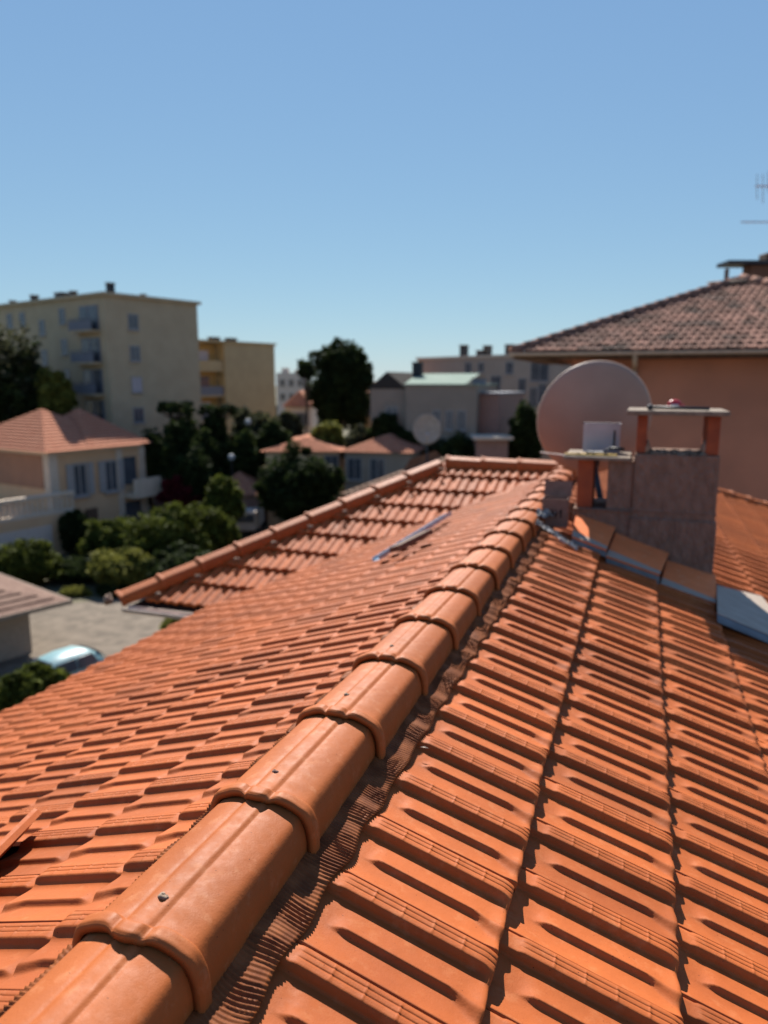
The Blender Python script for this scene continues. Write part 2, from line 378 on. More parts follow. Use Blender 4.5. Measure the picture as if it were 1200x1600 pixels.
# ---- ridge tiles
def ridge_mesh(name, Lg=.445):
    TH_ = np.radians(np.concatenate([np.linspace(-97, -20, 22), np.linspace(-17, 17, 23), np.linspace(20, 97, 22)]))
    Y = np.array([0, .0012, .003, .0055, .010, .018, .0255, .0275, .029, .031, .033, .035, .038, .042, .047, .052, .060, .075, .10, .16, .24, .32, .40, Lg])
    t, y = np.meshgrid(TH_, Y); td = np.degrees(t)
    col = sm(y / .005) * .4 + .6
    coll = .0105 * col * (1 - sm((y - .026) / .008)) + .0022 * (1 - sm((y - .03) / .03)) * (y > .02) + .0022 * (y <= .02)
    dip = np.exp(-(td / 7.5) ** 2)
    coll = coll * (1 - .5 * np.exp(-((np.abs(td) - 9) / 3.8) ** 2)) * (1 - .12 * np.cos(td / 14) ** 2)
    body = .0060 * np.exp(-(np.abs(td) / 7.0) ** 3) - .0018 * np.exp(-((td - 8.5) / 1.8) ** 2) - .0022 * np.exp(-((td + 9.0) / 2.0) ** 2) - .0014 * np.exp(-((td - 1.5) / 1.3) ** 2) * (y > .05)
    body = body + .0035 * np.exp(-((np.abs(td) - 50) / 11) ** 2)
    taper = -.006 * sm((y - .05) / .38)
    rr = body + coll + taper
    ys = y - (.014 * dip + .004 * np.exp(-((td) / 25) ** 2)) * (1 - sm((y - .03) / .05)) + .006 * (np.abs(td) / 97) ** 2 * (1 - sm((y - .03) / .05))
    rx, rz = .114 + rr, .092 + rr
    se = lambda w_: np.sign(w_) * np.abs(w_) ** (2 / 2.6)
    sx_, cz_ = se(np.sin(t)), se(np.cos(t))
    P = np.stack([rx * sx_, ys, rz * cz_ - .003], -1)
    th = .013
    inn = np.stack([(rx - th) * sx_, ys, (rz - th) * cz_ - .003], -1)
    mb = MB()
    ring = np.concatenate([inn[::-1], P], 0)     # inner skin from far to near, then the outer skin
    mb.grid(ring)
    e1 = np.stack([P[:, 0], inn[:, 0]], 0); mb.grid(e1); e2 = np.stack([inn[:, -1], P[:, -1]], 0); mb.grid(e2)
    return mb.mesh(name, M['ridge'], True)
rmesh = []
for k in range(5):
    me = ridge_mesh('ridge_tile')
    at_ = me.attributes['tint']; at_.data.foreach_set('value', np.full(len(me.vertices), [.5, .2, .8, .35, .65][k], dtype=np.float32)); rmesh.append(me)
RB = CZ - .94                              # base of the ridge tiles
def ridge_run(p0, p1, start=0., step=.405, sc=1.0, label=None):
    p0 = Vector(p0); p1 = Vector(p1); d = (p1 - p0); n = int((d.length - start) / step + .25); d.normalize()
    x = d.cross(Vector((0, 0, 1))).normalized(); z = x.cross(d)
    for i in range(n):
        o = bpy.data.objects.new('ridge_tile', rmesh[random.randrange(5)]); COL.objects.link(o)
        jx = random.uniform(-.0025, .0025); ja = random.uniform(-.006, .006)
        R = Matrix((x, d, z)).transposed() @ Matrix.Rotation(ja, 3, 'Z') @ Matrix.Rotation(-.008, 3, 'X')
        p = p0 + d * (start + i * step) + x * jx
        o.parent = house; o.matrix_parent_inverse = Matrix.Translation(house.location).inverted()
        o.location = p; o.rotation_euler = R.to_euler(); o.scale = (sc, 1, sc)
ridge_run((RX, .803 - 3 * .405, RB), (RX, 8.05, RB))
ridge_run((RX, 8.1, RB), (RX, HIPY, RB))
ridge_run((-2.07, YJ, RB + .0), (RX - .1, YJ, RB + .0))
ridge_run((-4.62, YJ - 2.55, EZ - .015), (-2.07, YJ, RB + .01))
ridge_run((RX + 3.1, HIPY + 3.1, RZ - 3.1 * K - .03), (RX, HIPY, RB + .005))
# ---- pleated flashing under the ridge tiles
def flashing(side, x_out, y0, y1, name, w_=W, e_=EXP, s_=S0, yo=0.0):
    n = int((y1 - y0) / .0019); Yv = y0 + np.arange(n) * .0019
    T = np.linspace(0, 1, 15)
    x_in = .085
    t, y = np.meshgrid(T, Yv, indexing='ij')
    wv = .5 + .5 * np.sin(y * 3.1) * np.sin(y * 7.7 + 1)
    xo = x_out + .006 * np.sin(y * 31) * wv + .002 * np.sin(y * 2 * math.pi / w_ + .6)
    x = x_in + (xo - x_in) * t
    # tile face under it
    u = ((yo - y) / w_) % 1.0
    vt = (x / ca - s_) / e_
    hh = tile_h(u, np.clip(vt, -.06, .95)) * 1.2 - .027 + .027 * np.clip(vt, -.06, 1)
    m_ = hh.copy()
    for sft in range(-4, 5): m_ = np.maximum(m_, np.roll(hh, sft, axis=1))
    k = np.exp(-(np.linspace(-1, 1, 13) / .6) ** 2); k /= k.sum()
    bs = np.apply_along_axis(lambda a_: np.convolve(np.pad(a_, 6, mode='edge'), k, 'valid'), 1, m_)
    bs = .35 * bs + .65 * bs.max(axis=1, keepdims=True)
    mean = bs.mean(axis=1, keepdims=True)
    w_in = sm((t - .05) / .6)
    lift = np.maximum((mean + .004) * (1 - w_in) + (bs + .0035) * w_in, bs + .0035 * w_in)
    bend = .006 * np.sin(math.pi * t * .9) * (1 + .6 * np.sin(y * 9)) + .0022 * np.sin(y * 23 + 3 * t)
    phs = (y + bend) * 2 * math.pi / (.0092 + .0006 * np.sin(y * 1.3))
    amp = .0016 * (1 + .5 * np.sin(y * 47 + 2 * np.sin(y * 13))) * (.7 + .5 * t)
    sn = np.sin(phs); z = lift + amp * (np.sign(sn) * np.abs(sn) ** 1.0 + .5 * np.maximum(sn, 0) ** 4)
    P = np.stack([RX + side * x, y + .003 * np.sin(5 * t + y * 17), RZ - K * x + z * ca], -1)
    P[..., 0] += side * z * sa
    mb = MB(); mb.grid(P if side > 0 else P[::-1])
    o = mb.build(name, M['pleat'], house, smooth=True)
    s_ = o.modifiers.new('thick', 'SOLIDIFY'); s_.thickness = .0012
    return o
tag(flashing(1, .182, 0.2, 5.0, 'ridge_flashing'), 'brown pleated metal strip right of the ridge')
tag(flashing(-1, .165, 0.2, 7.9, 'ridge_flashing', WL, EL, SL0, YL0), 'brown pleated metal strip left of the ridge')
# eaves gutters
def gutter(p0, p1, m, parent, r=.055, name='gutter', flat=False):
    p0 = np.array(p0, float); p1 = np.array(p1, float); d = (p1 - p0); Ln = np.linalg.norm(d); d /= Ln; x = np.cross(d, [0, 0, 1.])
    A = np.radians(np.linspace(180, 360, 11)); P = []
    for rr in (r, r - .006):
        ring = np.outer(np.cos(A), x) * rr + np.outer(np.sin(A), [0, 0, 1.]) * rr
        P.append(ring if rr == r else ring[::-1])
    ring = np.vstack(P); ring = np.vstack([ring, ring[:1]])
    G = np.stack([p0 + ring, p1 + ring], 0); mb = MB(); mb.grid(G); return mb.build(name, m, parent, smooth=False)
gutter((RX - hl - .05, -1.2, EZ - .085), (RX - hl - .05, YJ - 2.6, EZ - .085), M['zinc'], house, r=.05)
gutter((-4.5, YJ - 2.63, EZ - .03), (RX - hl - .05, YJ - 2.63, EZ - .03), M['cream'], house)
b = MB(); b.blob((-4.70, YJ - 2.62, EZ + .02), (.045, .05, .045), wob=.25); b.build('mortar_plug', M['mortar'], house, smooth=True)
# mortar lumps along the wing hip and far hip
b = MB()
for i in range(9):
    t = (i + .5) / 9; c = np.array([-4.5 + 2.45 * t + .12, YJ - 2.5 + 2.45 * t - .10, EZ + (RZ - EZ) * t + .012])
    b = MB(); b.blob(c, (.032, .022, .014), 8, 5, .3); b.build('mortar_lump', M['mortar'], house, smooth=True)
for i in range(14):
    t = (i + .5) / 14; c = np.array([RX + 3 * (1 - t) - .02, HIPY + 3 * (1 - t) - .16, RZ - 3 * K * (1 - t) + .03]); b = MB(); b.blob(c, (.032, .022, .014), 8, 5, .3); b.build('mortar_lump', M['mortar'], house, smooth=True)

# ---- chimney
cy = 5.1
ch = MB()
ch.box((.23, cy + .26, CZ - 1.0), (.52, .52, 1.04))
ch.box((-.222, cy + .252, CZ - 1.19), (.386, .50, .64))
ch.box((.23, cy + .255, CZ - 1.22), (.54, .545, .62)); ch.box((.23, cy + .26, CZ - .86), (.53, .53, .02))
ch.box((-.215, cy + .245, CZ - .872), (.395, .515, .012))
chim = ch.build('chimney', M['render_old'], house, bevel=.012)
tag(chim, 'stepped chimney of old brown render with slabs on brick piers')
def rough_box(c, s, m, name, par, bev=.006, R=None):
    mb = MB(); mb.box(c, s, R); return mb.build(name, m, par, bevel=bev)
zc = CZ
rough_box((.214, cy + .24, zc - .207), (.62, .56, .032), M['slab'], 'chimney_slab', chim)
rough_box((-.275, cy + .22, zc - .518), (.44, .50, .026), M['slab'], 'chimney_slab', chim)
rough_box((.005, cy + .20, zc - .352), (.066, .34, .252), M['brick'], 'brick_pier', chim)
rough_box((.440, cy + .20, zc - .352), (.078, .36, .252), M['brick'], 'brick_pier', chim)
rough_box((-.345, cy + .16, zc - .700), (.105, .27, .335), M['brick'], 'brick_pier', chim)
rough_box((-.115, cy + .20, zc - .700), (.165, .36, .337), M['render_old'], 'brick_pier', chim)
mb = MB()
for i in range(22):
    mb.blob((.04 + .36 * i / 21, cy + .06 + .07 * rng.random(), zc - .478), (.035, .06, .012 + .012 * rng.random()), 8, 5, .3)
mb.build('mortar_rim', M['mortar'], chim, smooth=True)
for s_ in (.395, .045): mb = MB(); mb.blob((s_, cy + .05, zc - .44), (.018, .03, .05), 8, 6, .25); mb.build('mortar_lump', M['mortar'], chim, smooth=True)
# leaning clay plates with zinc skirt (a flashing) against the chimney's near side
def zr(x): return RZ - K * (x - RX)
def quadbox(P4, th, m, name, par):
    P4 = np.array(P4, float); nrm = np.cross(P4[1] - P4[0], P4[3] - P4[0]); nrm /= np.linalg.norm(nrm)
    v = np.vstack([P4, P4 - nrm * th]); mb = MB(); mb.add(v, [(0, 1, 2, 3), (7, 6, 5, 4), (0, 4, 5, 1), (1, 5, 6, 2), (2, 6, 7, 3), (3, 7, 4, 0)])
    return mb.build(name, m, par, bevel=.003)
Yt, Yb = 5.095, 4.70
PLX = [((901, 802), (962, 823), (948, 859), (894, 838), 10), ((962, 832), (1046, 863), (1031, 898), (947, 868), 14), ((1042, 874), (1119, 898), (1119, 943), (1032, 912), 15)]
for (tl, tr_, br, bl, sk) in PLX:
    A_, B_, C_, D_ = aty(*tl, Yt), aty(*tr_, Yt), aty(*br, Yb), aty(*bl, Yb)
    quadbox([D_, C_, B_, A_], .014, M['plate'], 'clay_plate', house)
    up_ = np.array([0, -.003, .004]); k = .12
    quadbox([D_ + up_, C_ + up_, C_ + (B_ - C_) * k + up_, D_ + (A_ - D_) * (k + .12) + up_], .004, M['graymortar'], 'mortar_skim', house)
    dn = np.array([0, -.010, 0]); C2, D2 = aty(br[0] - 1, br[1] + sk + 2, Yb - .012), aty(bl[0] - 1, bl[1] + sk + 2, Yb - .012)
    quadbox([D2, C2, C_ + dn - up_ * 3, D_ + dn - up_ * 3], .005, M['zinc'], 'zinc_skirt', house)
pz = np.array([RX, 0, RZ]) + nR * .055
z1, z2, z3, z4 = [onpl(a, b_, nR, pz) for a, b_ in ((1120, 914), (1190, 931), (1262, 1018), (1121, 958))]
quadbox([z4, z3, z2, z1], .004, M['zinc_worn'], 'zinc_sheet', house)
pz2 = pz - nR * .03
z5, z6 = onpl(1121, 972, nR, pz2), onpl(1262, 1030, nR, pz2)
quadbox([z5, z6, z3 - nR * .004, z4 - nR * .004], .004, M['zinc'], 'zinc_skirt', house)
# crumpled foil at the ridge end of the flashing
def crumple(p0, p1, w, name, m, n=26, amp=.012):
    p0 = np.array(p0, float); p1 = np.array(p1, float); T = np.linspace(0, 1, n); S = np.linspace(-.5, .5, 8); P = np.zeros((n, 8, 3))
    for i, t in enumerate(T):
        for j, s in enumerate(S): P[i, j] = p0 + (p1 - p0) * t + np.array([0, 1, .25]) * s * w + np.array([0, 0, 1]) * (rng.normal() * amp) + rng.normal(0, amp * .4, 3)
    mb = MB(); mb.grid(P); o = mb.build(name, m, house); s_ = o.modifiers.new('t', 'SOLIDIFY'); s_.thickness = .002; return o
crumple((-.60, 4.62, zr(-.60) + .06), (-.33, 4.52, zr(-.33) + .03), .05, 'crumpled_flashing', M['foil'], 26, .005)
crumple((-.62, 4.80, zr(-.62) + .08), (-.47, 4.95, zr(-.47) + .12), .10, 'crumpled_flashing', M['foil'], 14, .012)

# ================================================================== THINGS ON THE ROOF
# carton with 441 beside the chimney
cx_, cyy = -.515, 4.93
carton = thing('cardboard_box', (cx_, cyy, zr(cx_) + .03), 'brown open cardboard box marked 441, wedged between ridge and chimney', 'box')
b = MB(); w_, d_, h_ = .165, .13, .19; zb = CZ - .965
b.box((cx_, cyy - d_ / 2, zb + h_ / 2), (w_, .004, h_)); b.box((cx_, cyy + d_ / 2, zb + h_ / 2), (w_, .004, h_)); b.box((cx_ - w_ / 2, cyy, zb + h_ / 2), (.004, d_ - .005, h_)); b.box((cx_ + w_ / 2, cyy, zb + h_ / 2), (.004, d_ - .005, h_)); b.box((cx_, cyy, zb + .003), (w_ - .006, d_ - .006, .004))
b.build('carton_body', M['card'], carton)
Rf = np.array(Matrix.Rotation(rad(-14), 3, 'X'))
b = MB(); b.box((cx_ + .004, cyy + d_ / 2 + .012, zb + h_ + .052), (w_ + .02, .004, .105), Rf); b.build('flap', M['card'], carton)
def seg_text(parent, chars, org, hx, sx, sz, th, m, depth_dir=(0, -1, 0), name='lettering'):
    """block digits from strokes; org lower left, hx = reading direction"""
    G = {'4': [(0, 1, 0, .45), (0, .45, 1, .45), (.75, 1, .75, 0)], '1': [(.5, 0, .5, 1), (.5, 1, .2, .75)], '2': [(0, 1, 1, 1), (1, 1, 1, .5), (1, .5, 0, .5), (0, .5, 0, 0), (0, 0, 1, 0)]}
    mb = MB(); hx = np.array(hx, float); up = np.array([0, 0, 1.]); dn = np.array(depth_dir, float); x = 0
    for chh in chars:
        for (a, c, d, e) in G[chh]:
            p = np.array(org) + hx * (x + a * sx) + up * c * sz; qq = np.array(org) + hx * (x + d * sx) + up * e * sz
            t = (qq - p); Lq = np.linalg.norm(t); t /= Lq; s = np.cross(t, dn)
            p = p - t * th / 2; qq = qq + t * th / 2
            v = [p - s * th / 2, p + s * th / 2, qq + s * th / 2, qq - s * th / 2]
            v = v + [k + dn * .0015 for k in v]
            mb.add(v, [(0, 1, 2, 3), (7, 6, 5, 4), (0, 4, 5, 1), (1, 5, 6, 2), (2, 6, 7, 3), (3, 7, 4, 0)])
        x += sx * 1.5
    return mb.build(name, m, parent)
seg_text(carton, '441', (cx_ - .055, cyy - d_ / 2 - .003, zb + .07), (1, 0, 0), .028, .045, .009, M['ink'])
# hammer on the top slab
ht = zc - .190
ham = thing('hammer', (.15, cy + .12, ht), 'black hammer with long dark handle lying on the upper chimney slab', 'hammer')
b = MB(); b.tube((.06, cy + .10, ht + .016), (.41, cy + .07, ht + .013), .011, 10); b.build('handle', M['black'], ham, smooth=True)
b = MB(); b.box((.045, cy + .10, ht + .018), (.03, .10, .032)); b.tube((.045, cy + .05, ht + .018), (.045, cy + .02, ht + .018), .018, 12); b.add([(.03, cy + .15, ht + .002), (.06, cy + .15, ht + .002), (.06, cy + .15, ht + .034), (.03, cy + .15, ht + .034), (.045, cy + .20, ht + .012), (.045, cy + .20, ht + .018)], [(0, 1, 2, 3), (0, 3, 5, 4), (1, 4, 5, 2), (0, 4, 1), (3, 2, 5)]); b.build('head', M['dark'], ham, bevel=.003)
red = thing('tape_measure', (.20, cy + .30, ht), 'small red and white rounded tool standing behind the hammer', 'tool')
b = MB(); b.blob((.205, cy + .30, ht + .03), (.048, .03, .034), 16, 10, .02); b.build('case', M['red'], red, smooth=True)
b = MB(); b.box((.205, cy + .268, ht + .022), (.05, .01, .022)); b.build('label_band', M['white'], red, bevel=.003)
b = MB(); b.box((.255, cy + .30, ht + .018), (.03, .03, .03)); b.build('clip', M['red'], red, bevel=.004)
# things on the lower slab
h2 = zc - .505
wb = thing('white_carton', (-.27, cy + .3, h2), 'pale grey carton standing on edge on the lower chimney slab', 'box')
b = MB(); b.box((-.265, cy + .33, h2 + .105), (.255, .055, .205), np.array(Matrix.Rotation(rad(4), 3, 'X'))); b.build('carton_body', M['white'], wb, bevel=.004)
b = MB(); b.box((-.178, cy + .298, h2 + .10), (.012, .004, .12), np.array(Matrix.Rotation(rad(4), 3, 'X'))); b.box((-.27, cy + .300, h2 + .205), (.25, .006, .010)); b.build('printed_strip', M['dark'], wb)
tr = thing('trowel', (-.3, cy + .1, h2), 'steel trowel lying in front of the pale carton', 'trowel')
b = MB(); b.add([(-.37, cy + .12, h2 + .022), (-.24, cy + .07, h2 + .026), (-.24, cy + .17, h2 + .026), (-.37, cy + .12, h2 + .019), (-.24, cy + .07, h2 + .023), (-.24, cy + .17, h2 + .023)], [(0, 1, 2), (5, 4, 3), (0, 3, 4, 1), (1, 4, 5, 2), (2, 5, 3, 0)]); b.build('blade', M['steel'], tr)
b = MB(); b.tube((-.235, cy + .12, h2 + .026), (-.20, cy + .12, h2 + .045), .005, 8); b.tube((-.20, cy + .12, h2 + .045), (-.10, cy + .12, h2 + .045), .012, 10); b.build('handle', M['black'], tr, smooth=True)
fr = thing('folding_rule', (-.35, cy, h2), 'yellow folding rule lying open along the lower slab edge', 'ruler')
b = MB()
b.box((-.28, cy + .035, h2 + .008), (.27, .030, .013), np.array(Matrix.Rotation(rad(2), 3, 'Z'))); b.box((-.44, cy + .02, h2 + .009), (.10, .022, .012), np.array(Matrix.Rotation(rad(6), 3, 'Z'))); b.build('rule_segment', M['yellow'], fr, bevel=.002)
b = MB(); b.box((-.56, cy + .01, h2 + .006), (.19, .022, .008), np.array(Matrix.Rotation(rad(5), 3, 'Y'))); b.build('white_segment', M['farwhite'], fr, bevel=.002)
for xx in (-.40, -.335, -.30, -.22): b = MB(); b.tube((xx, cy + .03, h2 + .014), (xx, cy + .03, h2 + .019), .011, 10); b.build('hinge', M['dark'], fr)
# aluminium rail and board on the left slope
nLv = nL
def onL(x, y, up=.0): return np.array([x, y, RZ - K * (RX - x)]) + nL * up
rail = thing('metal_rail', onL(-1.8, 6, .03), 'blue grey metal rail lying along the left roof slope', 'rail')
p0, p1 = onpl(588, 876, nL, onL(-2, 5, .05)), onpl(702, 805, nL, onL(-2, 5, .05))
dv = p1 - p0; dv /= np.linalg.norm(dv); sv = np.cross(dv, nL)
b = MB()
R_ = np.stack([dv, sv, nL], 1); Ln = np.linalg.norm(p1 - p0); mid = (p0 + p1) / 2
b.box(mid + sv * .0, (Ln, .05, .003), R_); b.box(mid + sv * .026 + nL * .013, (Ln, .003, .029), R_); b.box(mid - sv * .026 + nL * .013, (Ln, .003, .029), R_)
b.build('rail_channel', M['alu'], rail)
bd = thing('wooden_board', mid, 'short dark wooden board lying across the metal rail', 'board')
b = MB(); pA = onpl(617, 858, nL, onL(-2, 5, .085)); pB = onpl(668, 832, nL, onL(-2, 5, .085)); mm_ = (pA + pB) / 2; dd_ = (pB - pA); l2 = np.linalg.norm(dd_); dd_ /= l2; s2 = np.cross(dd_, nL)
b.box(mm_, (l2, .10, .038), np.stack([dd_, s2, nL], 1)); b.build('board_body', M['wood'], bd, bevel=.004)
# lifted tile on the left
def single_tile(parent, m, name):
    U = np.linspace(0, 1, 40); V = np.concatenate([np.linspace(0, .96, 26), [.985, 1]])
    uu, vv = np.meshgrid(U, V); h = tile_h(uu, vv) + .006
    top = np.stack([(uu - .5) * WL, -(vv - .5) * .41, h], -1); bot = top - np.array([0, 0, .014]); bot[..., 2] = np.minimum(bot[..., 2], -.004)
    mb = MB(); ring = np.concatenate([bot[::-1], top], 0); mb.grid(ring)
    mb.grid(np.stack([top[:, 0], bot[:, 0]], 0)); mb.grid(np.stack([bot[:, -1], top[:, -1]], 0)); mb.grid(np.stack([bot[-1], top[-1]], 0))
    return mb.build(name, m, parent, smooth=False)
lt = single_tile(None, M['tile'], 'roof_tile')
tag(lt, 'loose clay tile tilted up out of the left slope beside a dark hole', 'roof tile')
pq = onL(-1.5, 1.3, .060)
A_, B_ = onpl(62, 1271, nL, pq), onpl(-4, 1337, nL, pq)
Yd = A_ - B_; Yd /= np.linalg.norm(Yd); X0 = np.cross(Yd, nL); t_ = rad(26)
Xd = X0 * math.cos(t_) + nL * math.sin(t_); Zd = np.cross(Xd, Yd)
lt.location = A_ - Yd * .205 - Xd * .09; lt.rotation_euler = Matrix(np.stack([Xd, Yd, Zd], 1).tolist()).to_euler()
# crumbs on the ridge
for i, (px, py, s) in enumerate([(254, 1403, .0085), (430, 1207, .0065), (541, 1086, .0065), (612, 1010, .006)]):
    p = onpl(px, py, (0, 0, 1), (0, 0, CZ - .848))
    b = MB(); b.blob((0, 0, 0), (s, s * .8, s * .65), 14, 9, .16); b.blob((s * .8, s * .3, -s * .1), (s * .45, s * .4, s * .4), 10, 7, .2)
    lab = ['largest pale mortar crumb on the ridge tile nearest the camera', 'dark mortar crumb on the second ridge tile from the bottom', 'mortar crumb beside the collar of the third ridge tile', 'smallest mortar crumb, farthest up the ridge'][i]
    tag(b.build('mortar_crumb', M['mortar'] if i != 1 else M['card'], None, True, loc=p + np.array([0, 0, s * .3])), lab, 'mortar crumb', 'mortar crumbs stuck on the ridge tiles')
b = MB(); p = onpl(662, 1170, nR, oR + nR * 0.0)
b.add([(-.012, 0, 0), (0, -.003, .002), (.012, 0, .001), (0, .003, .003), (-.012, 0, -.001), (0, -.003, .001), (.012, 0, 0), (0, .003, .002)], [(0, 1, 2, 3), (7, 6, 5, 4), (0, 4, 5, 1), (1, 5, 6, 2), (2, 6, 7, 3), (3, 7, 4, 0)])
tag(b.build('wood_chip', M['zinc_worn'], None, loc=p + nR * .004), 'tiny pale wood chip on a clay tile right of the flashing', 'wood chip')

# satellite dishes
def dish(name, c, R, face, label, m, polebase, tiltdeg=25, arm=True):
    t = thing(name, polebase, label, 'satellite dish')
    fd = Vector(face).normalized()
    X = fd.cross(Vector((0, 0, 1))).normalized(); Zz = X.cross(fd)
    A = np.array(Matrix((X, fd, Zz)).transposed())
    rr = np.linspace(0, 1, 14); aa = np.linspace(0, 2 * math.pi, 61)
    r, a = np.meshgrid(rr, aa, indexing='ij')
    P = np.stack([r * R * np.cos(a) * .97, .16 * R * r ** 2, r * R * np.sin(a) * 1.03], -1)
    Pb = P + np.array([0, .006, 0]); Pb[-1] = P[-1] * np.array([1.015, 1, 1.015]) + np.array([0, .008, 0])
    ring = np.concatenate([P, Pb[::-1]], 0).reshape(-1, 3) @ A.T + np.array(c)
    mb = MB(); mb.grid(ring.reshape(28, 61, 3)); mb.build('reflector', m, t, smooth=True)
    c = np.array(c); fdn = np.array(fd)
    cb = c - A @ np.array([0, 0, R * .62])
    mb = MB(); mb.tube(polebase, cb - fdn * .05, .025, 10); mb.build('pole', M['dark'], t, smooth=True)
    mb = MB(); mb.box(cb - fdn * .02, (.12, .07, .16), A); mb.build('bracket', M['dark'], t, bevel=.004)
    if arm:
        lo = c + A @ np.array([0, .1, -R * .98]); tip = c + A @ np.array([0, R * 1.05, -R * .55])
        mb = MB(); mb.tube(lo, tip, .012, 8); mb.build('feed_arm', M['steel'], t); mb = MB(); mb.tube(tip, tip + A @ np.array([0, -.1, .06]), .03, 10); mb.build('receiver', M['white'], t)
    return t
dc_ = at(930, 660, 5.95)
sdh = Vector((sd.x, sd.y, 0)).normalized()
yawd = Matrix.Rotation(rad(0), 3, 'Z') @ Vector((_fw[0] * .97 + _rt[0] * .1, _fw[1] * .97 + _rt[1] * .1, .30))
dish('satellite_dish', dc_, .47, yawd, 'large grey brown satellite dish seen from behind, beside the chimney', M['dish'], dc_ + np.array([.12, -.22, -.75]))

# ================================================================== THE NEIGHBOURHOOD
FW2 = _fw[:2]; RT2 = _rt[:2]
class Fr:
    """a local frame: x to the right along a facade, y into the building, z up"""
    def __init__(s, o, xd, k=1.0):
        s.k = k; s.o = np.array([o[0], o[1], 0.]); x = np.array([xd[0], xd[1], 0.]); s.x = x / np.linalg.norm(x); s.y = np.cross([0, 0, 1.], s.x); s.R = np.stack([s.x, s.y, [0, 0, 1.]], 1)
    def p(s, a, b, c): return s.o + (s.x * a + s.y * b + np.array([0, 0, c])) * s.k
    def box(s, mb, x0, x1, y0, y1, z0, z1, mi=0): return mb.box(s.p((x0 + x1) / 2, (y0 + y1) / 2, (z0 + z1) / 2), ((x1 - x0) * s.k, (y1 - y0) * s.k, (z1 - z0) * s.k), s.R, mi=mi)
def frame_px(px0, D0, px1, D1, k=1.0):
    a = at(px0, 595, D0); b = at(px1, 595, D1); return Fr(a, b - a, k), float(np.linalg.norm((b - a)[:2])) / k
def RD(D): return D * 1.5 if D < 38 else (57 + (D - 38) * 9 / 28 if D < 66 else D)
def window(fr, x, z, w, h, par, m='frame', y=0., pane='glass', side=False, sill=True):
    """frame proud of the wall at facade y (front) ; side: on the facade along +y at x=0"""
    g = fr
    if side: g = Fr(fr.p(0, 0, 0), -fr.y) if side == 'L' else Fr(fr.p(side, 0, 0), fr.y)
    t = .09
    mb = MB()
    for (a, b_, c, d) in ((x - w / 2 - t, x - w / 2, z - t, z + h + t), (x + w / 2, x + w / 2 + t, z - t, z + h + t), (x - w / 2, x + w / 2, z + h, z + h + t), (x - w / 2, x + w / 2, z - t, z)):
        g.box(mb, a, b_, y - .06, y - .001, c, d)
    g.box(mb, x - .03, x + .03, y - .045, y - .003, z, z + h)
    if sill: g.box(mb, x - w / 2 - .15, x + w / 2 + .15, y - .16, y - .004, z - t - .08, z - t - .002)
    o = mb.build('window', M[m], par)
    mb = MB(); g.box(mb, x - w / 2, x + w / 2, y - .03, y - .002, z, z + h); mb.build('pane', M[pane], o)
    return o
def hip_roof(mb, fr, x0, x1, y0, y1, z0, zt, ridge=None, over=.4, n=14, amp=.05, pyramid=False):
    """tiled hip roof; courses stepped so that rows read"""
    x0 -= over; x1 += over; y0 -= over; y1 += over
    cx, cy_ = (x0 + x1) / 2, (y0 + y1) / 2; hw, hd = (x1 - x0) / 2, (y1 - y0) / 2; m = min(hw, hd)
    if ridge is not None: m = ridge
    rings = []
    for i in range(n):
        for k in (0, 1):
            t = (i + k) / n if k else i / n
            zz = z0 + (zt - z0) * (i + k) / n - (amp if False else 0)
            up = amp if k == 0 else 0
            ins = m * (i + k) / n
            ix, iy = (hw * (i + k) / n, hd * (i + k) / n) if pyramid else (min(ins, hw), min(ins, hd))
            rings.append([fr.p(x0 + ix, y0 + iy, zz + up), fr.p(x1 - ix, y0 + iy, zz + up), fr.p(x1 - ix, y1 - iy, zz + up), fr.p(x0 + ix, y1 - iy, zz + up)])
    v = [p for r in rings for p in r]
    f = [(4 * i + j, 4 * i + (j + 1) % 4, 4 * i + 4 + (j + 1) % 4, 4 * i + 4 + j) for i in range(len(rings) - 1) for j in range(4)]
    f.append((3, 2, 1, 0))
    mb.add(v, f)
    return (cx, cy_, hw, hd, m)
def simple_chimney(fr, x, y, z0, z1, par, w=.5, d=.5, m='far_tile', cap=True):
    mb = MB(); fr.box(mb, x - w / 2, x + w / 2, y - d / 2, y + d / 2, z0, z1); o = mb.build('chimney', M[m], par)
    if cap: mb = MB(); fr.box(mb, x - w / 2 - .08, x + w / 2 + .08, y - d / 2 - .08, y + d / 2 + .08, z1, z1 + .08); mb.build('chimney_cap', M['slab'], o)
    return o

# ---- the big weathered roof on the right
eave0 = at(800, 551, 18.0); YE = eave0[1]
zE = CZ + (595 - 551) / 1130 * 18 / math.cos(TH) ** 1
eL = eave0[0]
rh = thing('salmon_house', (eL + 6, YE + 5, 0), 'tall salmon rendered house at the right under a weathered mossy tile roof', 'house')
_r = ray(1158, 437); _s = (eL - YE) / (_r[0] - _r[1])
H16 = _r[0] * _s - eL; topY = YE + H16; topZ = CZ + _r[2] * _s
P16 = (topZ - zE) / H16; a16 = math.atan(P16); Lr = H16 / math.cos(a16)
nrm16 = np.array([0, -math.sin(a16), math.cos(a16)]); dd16 = np.array([0, -math.cos(a16), -math.sin(a16)])
def keep16(p): return p[0] > eL + (p[1] - YE) * 1.0 + .05 and p[1] < topY and p[0] < eL + H16 + (topY - p[1])
rr16 = tiled('roof_slope', (eL, topY, topZ), (1, 0, 0), dd16, nrm16, (0, 110), (0, int(Lr / .36) + 1), keep16, rh, M['old_tile'], w=.19, e=Lr / (int(Lr / .36) + 1), lod=lambda p: 2, amp=2.0, jit=5)
